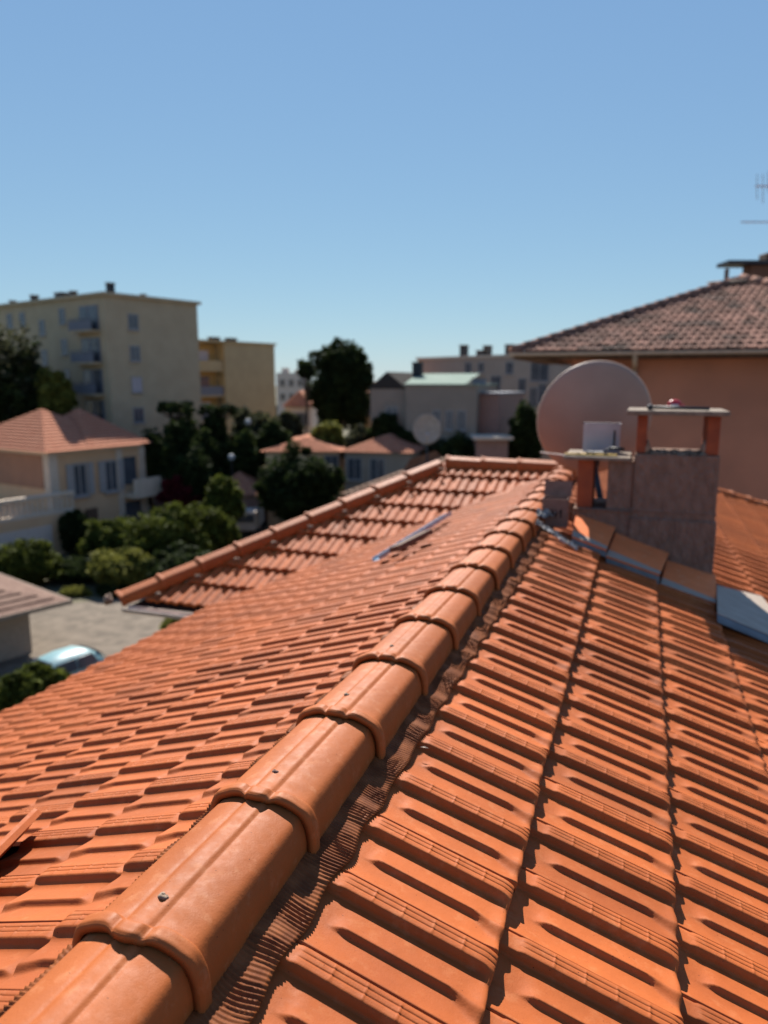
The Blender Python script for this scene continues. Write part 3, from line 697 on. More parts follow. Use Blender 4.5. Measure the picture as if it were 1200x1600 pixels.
mb = MB(); AP = (eL + H16, topY, topZ - .1); Q4 = [(eL, YE, zE - .12), (eL + 2 * H16, YE, zE - .12), (eL + 2 * H16, YE + 2 * H16, zE - .12), (eL, YE + 2 * H16, zE - .12)]
for k in range(4): mb.add([Q4[k], Q4[(k + 1) % 4], AP], [(0, 1, 2)])
mb.build('roof_back', M['old_tile'], rh)
mb = MB(); mb.box((eL + 8.6, YE + .18, zE - .16), (17, .36, .05)); mb.box((eL + .35, YE + 3.5, zE - .162), (.7, 6.5, .05)); mb.build('eaves_board', M['wood'], rh)
gutter((eL - .05, YE - .06, zE - .05), (eL + 17, YE - .06, zE - .05), M['cream'], rh, r=.075)
wallx = at(897, 570, 18.6)[0]
mb = MB(); mb.box((wallx + 8, YE + .75 + 5.5, (zE - .2) / 2), (16, 11, zE - .2)); mb.build('wall', M['salmon'], rh)
dx = at(992, 570, 17.6); mb = MB(); mb.tube((dx[0], YE + .68, zE - .45), (dx[0], YE + .68, 1), .06, 10); mb.tube((dx[0], YE + .68, zE - .45), (dx[0], YE, zE - .12), .06, 10); mb.build('downpipe', M['cream'], rh, smooth=True)
# hip tiles and ridge tiles of that roof
def run_caps(p0, p1, m, par, r=.13, step=.4, name='ridge_tile'):
    p0 = np.array(p0, float); p1 = np.array(p1, float); L_ = np.linalg.norm(p1 - p0); d = (p1 - p0) / L_
    for i in range(int(L_ / step)):
        mb = MB(); mb.tube(p0 + d * i * step, p0 + d * (i + 1.08) * step, r, 10, r * .8); mb.build(name, m, par, smooth=True)
run_caps((eL, YE, zE), (eL + H16, topY, topZ + .02), M['old_tile'], rh)
run_caps((eL + H16, topY, topZ + .03), (eL + 2 * H16, YE, zE + .03), M['old_tile'], rh, .14)
print('H16', H16, P16, topZ)
mb = MB(); mb.blob((eL + H16 - .3, topY - .35, topZ - .10), (.5, .2, .06), wob=.2); mb.build('mortar_bedding', M['mortar'], rh, smooth=True)
# wide dark chimney hood with a leg, antenna above
c1 = at(1136, 420, 25.5); c2 = at(1215, 405, 25.5)
hood = MB(); dv_ = c2 - c1; frh = Fr(c1, dv_)
mb = MB(); mb.tube(c1 + np.array([0, 0, -.45]), c1, .07, 4); mb.build('chimney_leg', M['wood'], rh)
p = at(1132, 412, 25.5); p2 = at(1260, 404, 25.5)
mb = MB(); Lh = np.linalg.norm((p2 - p)[:2]); frh.box(mb, -.1, Lh, -.3, .6, p[2] - .05, p[2] + .07); mb.build('chimney_slab', M['dark'], rh)
mb = MB(); frh.box(mb, .75, Lh - .1, -.15, .5, p[2] - 1.6, p[2] - .06); frh.box(mb, 1.25, Lh - .1, -.10, .45, p[2] + .071, p[2] + .35); mb.build('chimney', M['wood'], rh, bevel=.03)
an = thing('roof_antenna', at(1212, 430, 25), 'thin television antenna with cross bars, at the right edge above the salmon house', 'antenna')
a0 = at(1212, 436, 25); a1 = at(1212, 268, 25)
mb = MB(); mb.tube(a0, a1, .025, 8); mb.build('mast', M['steel'], an)
rt3 = _rt
mb = MB(); q1 = at(1158, 347, 25); mb.tube(q1, q1 + rt3 * 2.2, .022, 6); mb.build('boom', M['steel'], an)
for (px, y0_, y1_) in ((1183, 272, 312), (1192, 272, 318), (1200, 268, 300)):
    mb = MB(); mb.tube(at(px, y0_, 25), at(px, y1_, 25), .015, 6); mb.build('element', M['steel'], an)
mb = MB(); q1 = at(1180, 291, 25); mb.tube(q1, q1 + rt3 * 1.6, .025, 6); mb.build('boom', M['steel'], an)

# ---- apartment block at the left
frG, wG = frame_px(172, 66, 313, 74.2)          # gable face, left corner to right corner
ap = thing('apartment_building', frG.p(5, 5, 0), 'tall ochre apartment block at the left with corner loggias and small windows', 'apartment building')
zt = CZ + (595 - 468) / 1130 * 66
mb = MB(); frG.box(mb, 0, wG, 0, 24, 0, zt); mb.build('wall', M['ochre'], ap)
mb = MB(); frG.box(mb, -.3, wG + .3, -.3, 24.3, zt, zt + .28); mb.build('roof', M['ochre'], ap)
pxm = lambda px, D: (px - 600) / 1130 * D
for i in range(5):
    window(frG, 2.75, zt - 2.75 - 2.82 * i, .95, 1.25, ap, pane='glass' if i != 2 else 'white')
gL = Fr(frG.p(0, 24, 0), -frG.y)                # left facade: x runs towards the near corner (x=24)
# loggias beside the corner
for i in range(5):
    z0 = zt - 2.95 - 2.82 * i
    mb = MB(); gL.box(mb, 19.4, 23.1, -.95, -.002, z0 - .18, z0); s_ = mb.build('balcony', M['ochre'], ap)
    mb = MB()
    for k in range(16): gL.box(mb, 19.45 + k * .235, 19.49 + k * .235, -.93, -.89, z0 + .001, z0 + 1.0)
    gL.box(mb, 19.4, 23.1, -.95, -.87, z0 + 1.0, z0 + 1.06); gL.box(mb, 19.42, 23.08, -.92, -.90, z0 + .05, z0 + .8)
    mb.build('railing', M['shutter'], s_)
    mb = MB(); gL.box(mb, 19.9, 22.9, -.05, -.003, z0 + .002, z0 + 2.2); d_ = mb.build('balcony_door', M['shutter'], ap)
    mb = MB(); gL.box(mb, 20.1, 21.2, -.07, -.051, z0 + .1, z0 + 2.1); gL.box(mb, 21.5, 22.7, -.07, -.051, z0 + .1, z0 + 2.1); mb.build('pane', M['glass'], d_)
    for xx, dzz in ((17.0, 0), (13.3, -.9), (9.7, 0), (7.2, 0), (4.0, 0)):
        if xx == 9.7 and i == 1: continue
        window(gL, xx, z0 + .85 + dzz, .9, 1.3, ap, pane='glass' if (i, xx) != (1, 7.2) else 'white')
for xx, yy, hh, ww in ((.3, .4, .8, .55), (2.0, 4, .35, .4), (.7, 7, .6, .5), (1.5, 10, .7, 1.3), (1.2, 15, .8, .6), (1.5, 20, .6, .5), (4.5, 1.5, .3, .35)):
    simple_chimney(frG, xx + .6, yy, zt + .281, zt + .28 + hh, ap, ww, ww, 'dark')

# ---- yellow block behind it
frY, wY = frame_px(352, 84, 430, 90)
yb = thing('apartment_building', frY.p(3, 5, 0), 'lower yellow apartment block right of the tall one, orange recessed balconies', 'apartment building')
zy = CZ + (595 - 538) / 1130 * 84
mb = MB(); frY.box(mb, 0, wY, 0, 14, 0, zy); frY.box(mb, -4.2, -.001, 1.3, 14.1, 0, zy - .003); mb.build('wall', M['yellow_render'], yb)
mb = MB(); frY.box(mb, -4.4, wY + .2, -.2, 14.2, zy, zy + .22); mb.build('roof', M['yellow_render'], yb)
mb = MB(); frY.box(mb, -3.9, -.3, 1.15, 1.299, 1, zy - .2); mb.build('recess_panel', M['orange_render'], yb)
for i in range(4):
    z0 = zy - 3.0 - 2.85 * i
    mb = MB(); frY.box(mb, -3.9, .0, .2, 1.149, z0 - .2, z0); s_ = mb.build('balcony', M['yellow_render'], yb)
    mb = MB(); frY.box(mb, -3.9, -.05, .22, .27, z0 + .002, z0 + 1.0); mb.build('railing', M['shutter' if i else 'yellow_render'], s_)
    mb = MB(); frY.box(mb, -3.2, -1.4, 1.10, 1.148, z0 + .003, z0 + 2.1); mb.build('balcony_door', M['glass' if i % 2 else 'white'], yb)
for xx in (1, 3.5): simple_chimney(frY, xx, 3, zy + .221, zy + .7, yb, 1.2, .8, 'dark')

# ---- villa at the left
frV, wV = frame_px(66, 51, 217, 57.9, 1.5)
vl = thing('villa', frV.p(3, 3, 0), 'two storey beige villa at the left under an orange hipped tile roof', 'house')
zv = (CZ - 107 / 1130 * 51 + .08) / 1.5
mb = MB(); frV.box(mb, 0, wV, 0, 9, 0, zv - .3); mb.build('wall', M['beige'], vl)
mb = MB(); frV.box(mb, -.08, .38, -.08, .38, 0, zv - .3); frV.box(mb, wV - .33, wV + .05, -.07, .3, 0, zv - .31); frV.box(mb, wV - 1.75, wV - 1.4, -.07, -.001, 0, zv - .31); frV.box(mb, -.05, wV + .02, -.05, 9, zv - .299, zv - .16); mb.build('corner_pilaster', M['pale'], vl)
frVl = Fr(frV.p(0, 9, 0), -frV.y, 1.5)
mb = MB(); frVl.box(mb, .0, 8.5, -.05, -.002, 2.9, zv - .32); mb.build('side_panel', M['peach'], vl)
mb = MB(); hip_roof(mb, frV, 0, 4.6, 0, 7.8, zv - .15, zv + 1.72, over=.45, pyramid=True); mb.build('roof', M['far_tile'], vl)
mb = MB(); hip_roof(mb, frV, 2.3, wV, .05, 6.0, zv - .12, zv + 1.72, over=.40, pyramid=True); mb.build('roof', M['far_tile'], vl)
simple_chimney(frV, -1.2 + 1.5, 7.5, zv, zv + 1.5, vl, .6, .6, 'far_tile', False)
for x_, w_ in ((1.55, .62), (3.35, .62)):
    o = window(frV, x_, zv - 2.35, w_, 1.45, vl, m='frame')
    for s_ in (-1, 1):
        mb = MB(); frV.box(mb, x_ + s_ * (w_ / 2 + .28) - .16, x_ + s_ * (w_ / 2 + .28) + .16, -.10, -.062, zv - 2.4, zv - .82); mb.build('shutter', M['frame'], o)
mb = MB(); frV.box(mb, wV - 1.3, wV - .55, -.05, -.002, zv - 2.2, zv - .75); mb.build('window', M['glass'], vl)
mb = MB(); frV.box(mb, wV - 1.35, wV - .4, -.05, -.003, .3, zv - 3.1); mb.build('window', M['glass'], vl)
mb = MB(); frV.box(mb, 1.7, 2.4, -.06, -.002, 0, 1.7); mb.build('arched_door', M['wood'], vl)
mb = MB(); frV.box(mb, wV - 1.39, wV + .75, -.9, -.08, zv - 2.85, zv - 2.6); frV.box(mb, wV - 1.39, wV + .75, -.9, -.8, zv - 2.599, zv - 1.85); frV.box(mb, wV + .55, wV + .75, -.799, .5, zv - 2.598, zv - 1.85); mb.build('balcony', M['pale'], vl)
# terrace with balustrade and garage
frT = Fr(frV.p(-7.5, -1.2, 0), frV.x, 1.5)
mb = MB(); frT.box(mb, 0, 7.9, 0, 1.1, 0, 1.95); frT.box(mb, -4, 0, 0, 6, 0, 1.95); frT.box(mb, 0, 7.4, 1.1, 6, 0, 1.949); mb.build('terrace', M['beige'], vl)
mb = MB(); frT.box(mb, 3.6, 6.6, -.03, -.002, 0, 1.5); mb.build('garage_door', M['farwhite'], vl)
mb = MB(); frT.box(mb, -4, 7.9, .05, .25, 1.951, 2.1); frT.box(mb, -4, 7.9, .03, .27, 2.75, 2.9)
for k in range(48): mb.tube(frT.p(-3.9 + k * .25, .15, 2.1), frT.p(-3.9 + k * .25, .15, 2.75), .07, 6, .10)
mb.build('balustrade', M['pale'], vl)
mb = MB(); frT.box(mb, 3.6, 4.2, -.05, .4, 1.95, 3.15); mb.build('balustrade_pillar', M['pale'], vl)

# ---- garage with old roof, lower left
frS, wS = frame_px(-372, 24.6, 12, 30.8, 1.5)
M['garage'] = mat('garage_render', (.32, .26, .20), .9)
gs = thing('garage', frS.p(wS - 2, 2, 0), 'small grey walled outbuilding at the lower left edge under a brown tile roof', 'outbuilding')
zs = at(98, 926, 32.4)[2] / 1.5
mb = MB(); frS.box(mb, 0, wS, 0, 4.2, 0, zs); mb.build('wall', M['garage'], gs)
mb = MB(); hip_roof(mb, frS, 0, wS, 0, 4.2, zs + .02, zs + .85, ridge=2.9, over=.85, n=9, amp=.04); mb.build('roof', mat('brown_garage_tile', (.12, .062, .042), .9, (.17, .10, .07), 2, .02, 20), gs)
mb = MB(); frS.box(mb, -.86, wS + .86, -.90, -.852, zs - .06, zs + .06); frS.box(mb, wS + .852, wS + .90, -.9, 5.05, zs - .058, zs + .058); mb.build('eaves_board', M['slab'], gs)

# ---- smaller houses in the middle
def house_px(px0, px1, D0, D1, y_eave, y_ridge, depth, label, wall='beige', roof='far_tile', wins=(), z0=0., over=.4, ridge=None, name='village_house', group=None, n=12, amp=.05, chim=()):
    kd = RD(D0) / D0; D0, D1, depth = D0 * kd, D1 * kd, depth * kd; wins = [(a, b_ * kd, c * kd, d * kd) for (a, b_, c, d) in wins]
    fr, w = frame_px(px0, D0, px1, D1); zt = CZ + (595 - y_eave) / 1130 * D0 / math.cos(TH) ** 1; zr_ = CZ + (595 - y_ridge) / 1130 * (D0 + depth / 2)
    h = thing(name, fr.p(w / 2, depth / 2, 0), label, 'house', group)
    mb = MB(); fr.box(mb, 0, w, 0, depth, z0, zt - .05); mb.build('wall', M[wall], h)
    mb = MB(); hip_roof(mb, fr, 0, w, 0, depth, zt, zr_, ridge=ridge, over=over, n=n, amp=amp); mb.build('roof', M[roof], h)
    for (x, z, ww, hh) in wins: window(fr, x * w, zt - z, ww, hh, h)
    for (x, y, hh) in chim: simple_chimney(fr, x * w, y * depth, zt, zr_ + hh, h)
    return h, fr, w, zt
house_px(548, 672, 27, 26, 768, 706, 9, 'low stone house behind the wing hip under a broad old brown roof', 'grey', 'far_tile_old', n=16, ridge=4.4, over=.5, amp=.07)
house_px(538, 642, 42, 41, 702, 672, 9, 'house in the middle distance under a broad orange hipped roof, left of the small dish', 'grey', 'far_tile', wins=((.15, 1.6, .8, 1.2), (.5, 1.6, .8, 1.2)))
house_px(412, 528, 46, 46, 702, 678, 8, 'long low house with pale orange roof above the round tree', 'beige', 'far_tile', wins=((.9, 1.5, .8, 1.2),))
house_px(322, 398, 38, 38, 770, 730, 6, 'small orange roof just left of the round tree', 'pink', 'far_tile', wins=((.5, 1.6, .8, 1.1),))
house_px(280, 345, 48, 50, 742, 722, 5, 'low pinkish roof behind the large bushes', 'pink', 'far_tile')
house_px(444, 485, 92, 92, 634, 610, 9, 'distant orange roofed house left of the tall dark tree', 'farwhite', 'far_tile', wins=((.3, 2.2, 1.2, 1.4), (.7, 2.2, 1.2, 1.4)))
house_px(560, 612, 80, 78, 612, 590, 8, 'distant house with dark roof just right of the tall dark tree', 'beige', 'far_tile', wins=((.3, 2.4, 1, 1.3), (.7, 2.4, 1, 1.3)))
house_px(585, 620, 60, 60, 660, 636, 6, 'white walled cottage with small red roof below the green roofed building', 'farwhite', 'far_tile', wins=((.5, 1.7, .8, 1.1),))
fb, wf_ = frame_px(432, 150, 476, 150)
wbld = thing('apartment_building', fb.p(3, 5, 0), 'far white block just right of the yellow apartment block', 'apartment building')
zf = CZ + (595 - 583) / 1130 * 150
mb = MB(); fb.box(mb, 0, wf_, 0, 10, 0, zf); mb.build('wall', M['farwhite'], wbld)
mb = MB(); fb.box(mb, .8, 2.2, 2, 4, zf, zf + 1.0); fb.box(mb, 3.5, 4.6, 2, 4, zf, zf + .7); mb.build('roof_box', M['farwhite'], wbld)
for k in range(3): window(fb, 1.2 + 1.8 * k, zf - 2.6, .9, 1.2, wbld); window(fb, 1.2 + 1.8 * k, zf - 5.4, .9, 1.2, wbld)
# green roofed building
fg, wg = frame_px(634, 62, 745, 60)
zg = CZ - (602 - 595) / 1130 * 62
gb = thing('grey_house', fg.p(3, 5, 0), 'grey building in the middle distance with a flat pale green roof', 'house')
mb = MB(); fg.box(mb, 0, wg, 0, 9, 0, zg); fg.box(mb, -3.4, -.001, .6, 8, 0, zg - .3); mb.build('wall', M['grey'], gb)
mb = MB(); fg.box(mb, -.15, wg + .15, -.15, 9.1, zg, zg + .12); mb.add([fg.p(-.1, -.1, zg + .121), fg.p(wg - .9, -.1, zg + .121), fg.p(wg - 1.3, 7.5, zg + 1.05), fg.p(-1.2, 7.5, zg + 1.05)], [(0, 1, 2, 3)]); mb.build('roof', [M['greenroof']], gb)
mb = MB(); _t = [(-3.6, zg - .28), (-.02, zg - .28), (-1.9, zg + 1.15)]
mb.add([fg.p(a_, y_, b_) for y_ in (.55, 7.6) for a_, b_ in _t], [(0, 1, 2), (5, 4, 3), (0, 3, 4, 1), (1, 4, 5, 2), (2, 5, 3, 0)]); mb.build('side_gable', mat('dark_gable_boards', (.05, .045, .04), .95, spec=.05), gb)
simple_chimney(fg, wg - .45, 3, zg + .121, zg + .55, gb, 1.0, 1.0, 'shutter')
simple_chimney(fg, -.6, 5.5, zg + .2, zg + 2.0, gb, .8, .8, 'dark')
for x, w_, m_ in ((.45, .55, 0), (.63, .5, 0), (.8, .6, 0)): window(fg, x * wg, zg - 3.6, w_, 1.5, gb); window(fg, x * wg, zg - 6.6, w_, 1.5, gb)
window(fg, -1.4, zg - 3.4, .9, 1.5, gb, y=.6)
fp, wp = frame_px(745, 61, 778, 60)
pb = thing('pink_annex', fp.p(1, 2, 0), 'plain pink annex joined to the right of the green roofed building', 'house')
mb = MB(); fp.box(mb, 0, wp, .3, 6, 0, CZ - 1.1); mb.build('wall', M['pink'], pb); mb = MB(); fp.box(mb, 0, wp + .1, .1, 6.1, CZ - 1.1, CZ - .95); mb.build('roof', M['shutter'], pb)
# long pink grey block with chimneys
fk, wk = frame_px(652, 88, 905, 70)
zk = CZ + (595 - 562) / 1130 * 84
kb = thing('apartment_building', fk.p(8, 5, 0), 'long flat pinkish grey block with chimneys on top, left of the salmon house', 'apartment building')
mb = MB(); fk.box(mb, 0, wk, 0, 12, 0, zk); mb.build('wall', M['pinkgrey'], kb)
mb = MB(); fk.box(mb, -.15, wk + .15, -.15, 12.1, zk, zk + .25); mb.build('roof', M['pale'], kb)
for x, w_, h_ in ((.12, .7, 1.7), (.26, 1.7, 1.0), (.285, .7, 1.5), (.43, .7, 1.5), (.465, 1.8, 1.0), (.85, .9, .8)): simple_chimney(fk, x * wk, 5, zk + .251, zk + h_, kb, w_, .8, 'dark')
for (px, y, ww, hh) in ((728, 575, .9, 1.1), (797, 575, .9, 1.1), (775, 600, 1.3, 1.6), (800, 632, .9, 2), (845, 580, 2.2, 1.9), (778, 640, .9, 2), (836, 620, .9, 1.8), (850, 615, .9, 1.8), (818, 602, .9, 1.3), (750, 560 + 14, .8, .9)):
    D = 86 - (px - 652) / 253 * 16; pt = at(px, y, D); xx = float((pt - fk.o) @ fk.x); window(fk, xx, pt[2] - hh / 2, ww, hh, kb)
# canopy shed
fc, wc = frame_px(745, 57, 800, 57)
sh = thing('garden_shed', fc.p(1, 1, 0), 'small shed with flat cream roof in front of the pink annex', 'shed')
zsd = at(770, 685, 57)[2]
mb = MB(); fc.box(mb, .1, wc - .1, .3, 2.5, 0, zsd - .1); mb.build('wall', M['pink'], sh); mb = MB(); fc.box(mb, -.2, wc + .2, -.2, 2.8, zsd - .1, zsd + .12); mb.build('roof', M['pale'], sh)
# small dish in the middle
sc_ = at(667, 671, 21)
dish('satellite_dish', sc_, .42, (_fw[0] * -.98, _fw[1] * -.98, .2), 'small round satellite dish on a pole in the middle distance', M['zinc_worn'], sc_ + np.array([.02, .15, -2.3]), arm=True)

# ---- yard, road
yd = MB()
pts = [ground(30, 1075), ground(330, 1000), ground(420, 950), ground(360, 930), ground(160, 938), ground(92, 945), ground(40, 955), ground(-60, 1010)]
yd.add([(p[0], p[1], .008) for p in pts], [tuple(range(len(pts)))]); tag(yd.build('gravel_yard', M['gravel']), kind='structure')
rd = MB(); a, c = ground(-40, 880), ground(400, 905); nrm_ = _fw * 2.2
rd.add([(a[0], a[1], .004), (c[0], c[1], .004), (c[0] + nrm_[0], c[1] + nrm_[1], .004), (a[0] + nrm_[0], a[1] + nrm_[1], .004)], [(0, 1, 2, 3)]); tag(rd.build('road', M['asphalt']), kind='structure')

# ---- parked car
def car(px, py, yaw, label):
    g = ground(px, py, 1.5); g[2] = 0; t = thing('parked_car', g, label, 'car')
    fr = Fr(g, (math.cos(yaw), math.sin(yaw)))
    # stations along the length: x, bottom z, belt z, roof z, half width at belt, half width at roof
    S = [(-1.95, .45, .62, .62, .62, .60), (-1.90, .30, .75, .76, .78, .70), (-1.70, .24, .92, .95, .83, .70), (-1.45, .24, .96, 1.30, .84, .62), (-1.1, .24, .95, 1.46, .85, .60), (-.3, .22, .92, 1.50, .86, .61), (.35, .22, .90, 1.44, .86, .60), (.75, .22, .88, 1.20, .86, .64), (1.10, .22, .86, .95, .85, .70), (1.55, .24, .80, .84, .82, .66), (1.85, .28, .66, .70, .74, .55), (1.95, .38, .52, .53, .60, .45)]
    P = []
    for (x, zb, zl, zr_, hb, hr) in S:
        P.append([fr.p(x, s * h, z) for s, h, z in ((-1, hb * .92, zb), (-1, hb, (zb + zl) / 2), (-1, hb * .985, zl), (-1, hr + (hb - hr) * .3, zl + (zr_ - zl) * .55), (-1, hr * .92, zl + (zr_ - zl) * .95), (0, 0, zr_ + .02), (1, hr * .92, zl + (zr_ - zl) * .95), (1, hr + (hb - hr) * .3, zl + (zr_ - zl) * .55), (1, hb * .985, zl), (1, hb, (zb + zl) / 2), (1, hb * .92, zb), (0, 0, zb))])
    P = np.array(P); P = np.concatenate([P, P[:, :1]], 1)
    mb = MB(); mb.grid(P); mb.add(P[0, :-1], [tuple(range(12))]); mb.add(P[-1, :-1], [tuple(range(12))[::-1]])
    o = mb.build('body', M['carpaint'], t, smooth=True)
    for s in (-1, 1):
        for xs in ((-1.3, -.45), (-.38, .62)):
            x0, x1 = xs
            v = [fr.p(x0, s * .842, .99), fr.p(x1, s * .845, .95), fr.p(x1 - (.25 if x1 > 0 else 0), s * .665, 1.36), fr.p(x0 + (.15 if x0 < -1 else 0), s * .665, 1.38)]
            nn = fr.y * s * .02; mb = MB(); mb.add(v + [k + nn for k in v], [(0, 1, 2, 3), (7, 6, 5, 4), (0, 4, 5, 1), (1, 5, 6, 2), (2, 6, 7, 3), (3, 7, 4, 0)]); mb.build('side_window', M['glass'], t)
    for (x0, z0, h0, x1, z1, h1) in ((1.06, 1.0, .74, .45, 1.43, .55), (-1.72, 1.0, .72, -1.42, 1.36, .56)):
        nn = np.array([0, 0, .02]) + fr.x * (.035 if x0 > 0 else -.035)
        v = [fr.p(x0, -h0, z0) + nn, fr.p(x0, h0, z0) + nn, fr.p(x1, h1, z1) + nn, fr.p(x1, -h1, z1) + nn]
        mb = MB(); mb.add(v + [k - nn * .6 for k in v], [(0, 1, 2, 3), (7, 6, 5, 4), (0, 4, 5, 1), (1, 5, 6, 2), (2, 6, 7, 3), (3, 7, 4, 0)]); mb.build('windscreen' if x0 > 0 else 'rear_window', M['glass'], t)
    for s in (-1, 1):
        for x in (-1.2, 1.2):
            mb = MB(); mb.tube(fr.p(x, s * .70, .31), fr.p(x, s * .88, .31), .31, 20); w_ = mb.build('wheel', M['tyre'], t, smooth=False); mb = MB(); mb.tube(fr.p(x, s * .86, .31), fr.p(x, s * .895, .31), .19, 16); mb.build('rim', M['chrome'], w_)
        mb = MB(); mb.blob(fr.p(.62, s * .98, .98), (.10, .10, .07), wob=.02); mb.build('wing_mirror', M['carpaint'], t, smooth=True)
        mb = MB(); mb.blob(fr.p(1.80, s * .58, .64), (.14, .14, .09), wob=.02); mb.build('headlight', M['lampglass'], t, smooth=True)
        mb = MB(); mb.blob(fr.p(-1.86, s * .62, .80), (.08, .08, .12), wob=.02); mb.build('tail_light', M['red'], t, smooth=True)
    return t
car(86, 1024, math.atan2(_rt[1], _rt[0]) + rad(238), 'pale turquoise hatchback parked on the gravel below the roof edge')

# ---- vegetation
def leaves(mb, c, r, n, size, seed, flat=.55, clumps=28, hollow=.35):
    """leaf sized faces gathered in clumps through the crown, with gaps"""
    g = np.random.default_rng(seed)
    c = np.array(c, float); r = np.broadcast_to(np.array(r, float), (3,))
    d = g.normal(size=(clumps, 3)); d /= np.linalg.norm(d, axis=1)[:, None]
    rad_ = (hollow + (1 - hollow) * g.random(clumps) ** .5)[:, None]
    cc = d * rad_ * (.72 + .26 * g.random(clumps))[:, None]; cs = .12 + .26 * g.random(clumps); ct = g.random(clumps)
    k = g.integers(0, clumps, n)
    dd = g.normal(size=(n, 3)); dd /= np.linalg.norm(dd, axis=1)[:, None]
    p = cc[k] + dd * (cs[k] * g.random(n) ** .4)[:, None]
    p = c + p * r
    a = g.normal(size=(n, 3)); a[:, 2] *= flat; a /= np.linalg.norm(a, axis=1)[:, None]
    b_ = np.cross(a, g.normal(size=(n, 3))); b_ /= np.linalg.norm(b_, axis=1)[:, None]
    s = (size * (.6 + .8 * g.random(n)))[:, None]
    v = np.stack([p - a * s, p + b_ * s * .45, p + a * s, p - b_ * s * .45], 1).reshape(-1, 3)
    f = np.arange(4 * n).reshape(-1, 4)
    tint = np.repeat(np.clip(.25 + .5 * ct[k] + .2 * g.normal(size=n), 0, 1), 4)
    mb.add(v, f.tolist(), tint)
SEED = [10]
def tree(name, base, h, r, m, label, trunk=.14, n=2600, size=.16, group=None, cat='tree', parts=None, low=.25, core=True):
    t = thing(name, base, label, cat, group); base = np.array(base, float); SEED[0] += 1
    r = np.broadcast_to(np.array(r, float), (3,)); cz_ = h - r[2]
    mb = MB()
    p = base.copy(); 
    for i in range(4):
        q_ = base + np.array([.05 * math.sin(i * 2 + h), .05 * math.cos(i * 3), (cz_) * (i + 1) / 4]); mb.tube(p, q_, trunk * (1 - .18 * i), 9, trunk * (1 - .18 * (i + 1))); p = q_
    for i in range(7):
        a = i * 2.4; mb.tube(base + np.array([0, 0, cz_ * (.6 + .05 * i)]), base + np.array([math.cos(a) * r[0] * .6, math.sin(a) * r[1] * .6, cz_ + r[2] * (.1 + .1 * (i % 3))]), trunk * .4, 6, trunk * .12)
    mb.build('trunk' if cat == 'tree' else 'stem', M['bark'], t, smooth=True)
    mb = MB()
    if parts is None: parts = [((0, 0, 0), 1.0)]
    for (o_, k) in parts:
        SEED[0] += 1
        c = base + np.array([0, 0, cz_]) + np.array(o_) * r
        leaves(mb, c, r * k, int(n * k * k), size, SEED[0], clumps=int(34 * (.6 + k)))
        if core: mb.blob(c, r * k * .42, 12, 8, .3)
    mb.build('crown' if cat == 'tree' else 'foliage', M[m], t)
    return t
def gpt(px, D, z=0.): p = at(px, 700, RD(D)); return np.array([p[0], p[1], z])
def hz(y, D): return CZ + (595 - y) / 1130 * RD(D) / math.cos(TH) ** 1
R_ = lambda pxr, D: pxr / 1130 * RD(D)
multi = [((0, 0, .12), .85), ((.42, 0, -.15), .68), ((-.42, .1, -.2), .68), ((.05, -.35, -.1), .66), ((0, 0, -.45), .7)]
tree('broadleaf_tree', gpt(534, 78), hz(534, 78), (R_(52, 78), R_(48, 78), R_(69, 78)), 'leafd', 'tall dark round headed tree rising above the skyline in the middle', n=13000, size=.24, parts=[((0, 0, -.02), .98), ((.38, 0, .30), .60), ((-.38, 0, .28), .60), ((0, -.3, .42), .55), ((.3, 0, -.4), .65), ((-.35, 0, -.35), .62)], trunk=.3)
tree('palm_tree', gpt(480, 74), hz(562, 74), (R_(15, 74), R_(15, 74), R_(16, 74)), 'leafd', 'slim dark tree just left of the tall round headed tree', n=700, size=.3, trunk=.16)
tree('round_tree', gpt(466, 36), hz(688, 36), (R_(74, 36), R_(60, 36), R_(62, 36)), 'leafd', 'round dark green tree in front of the low orange roofs', n=9000, size=.22, parts=multi, trunk=.2)
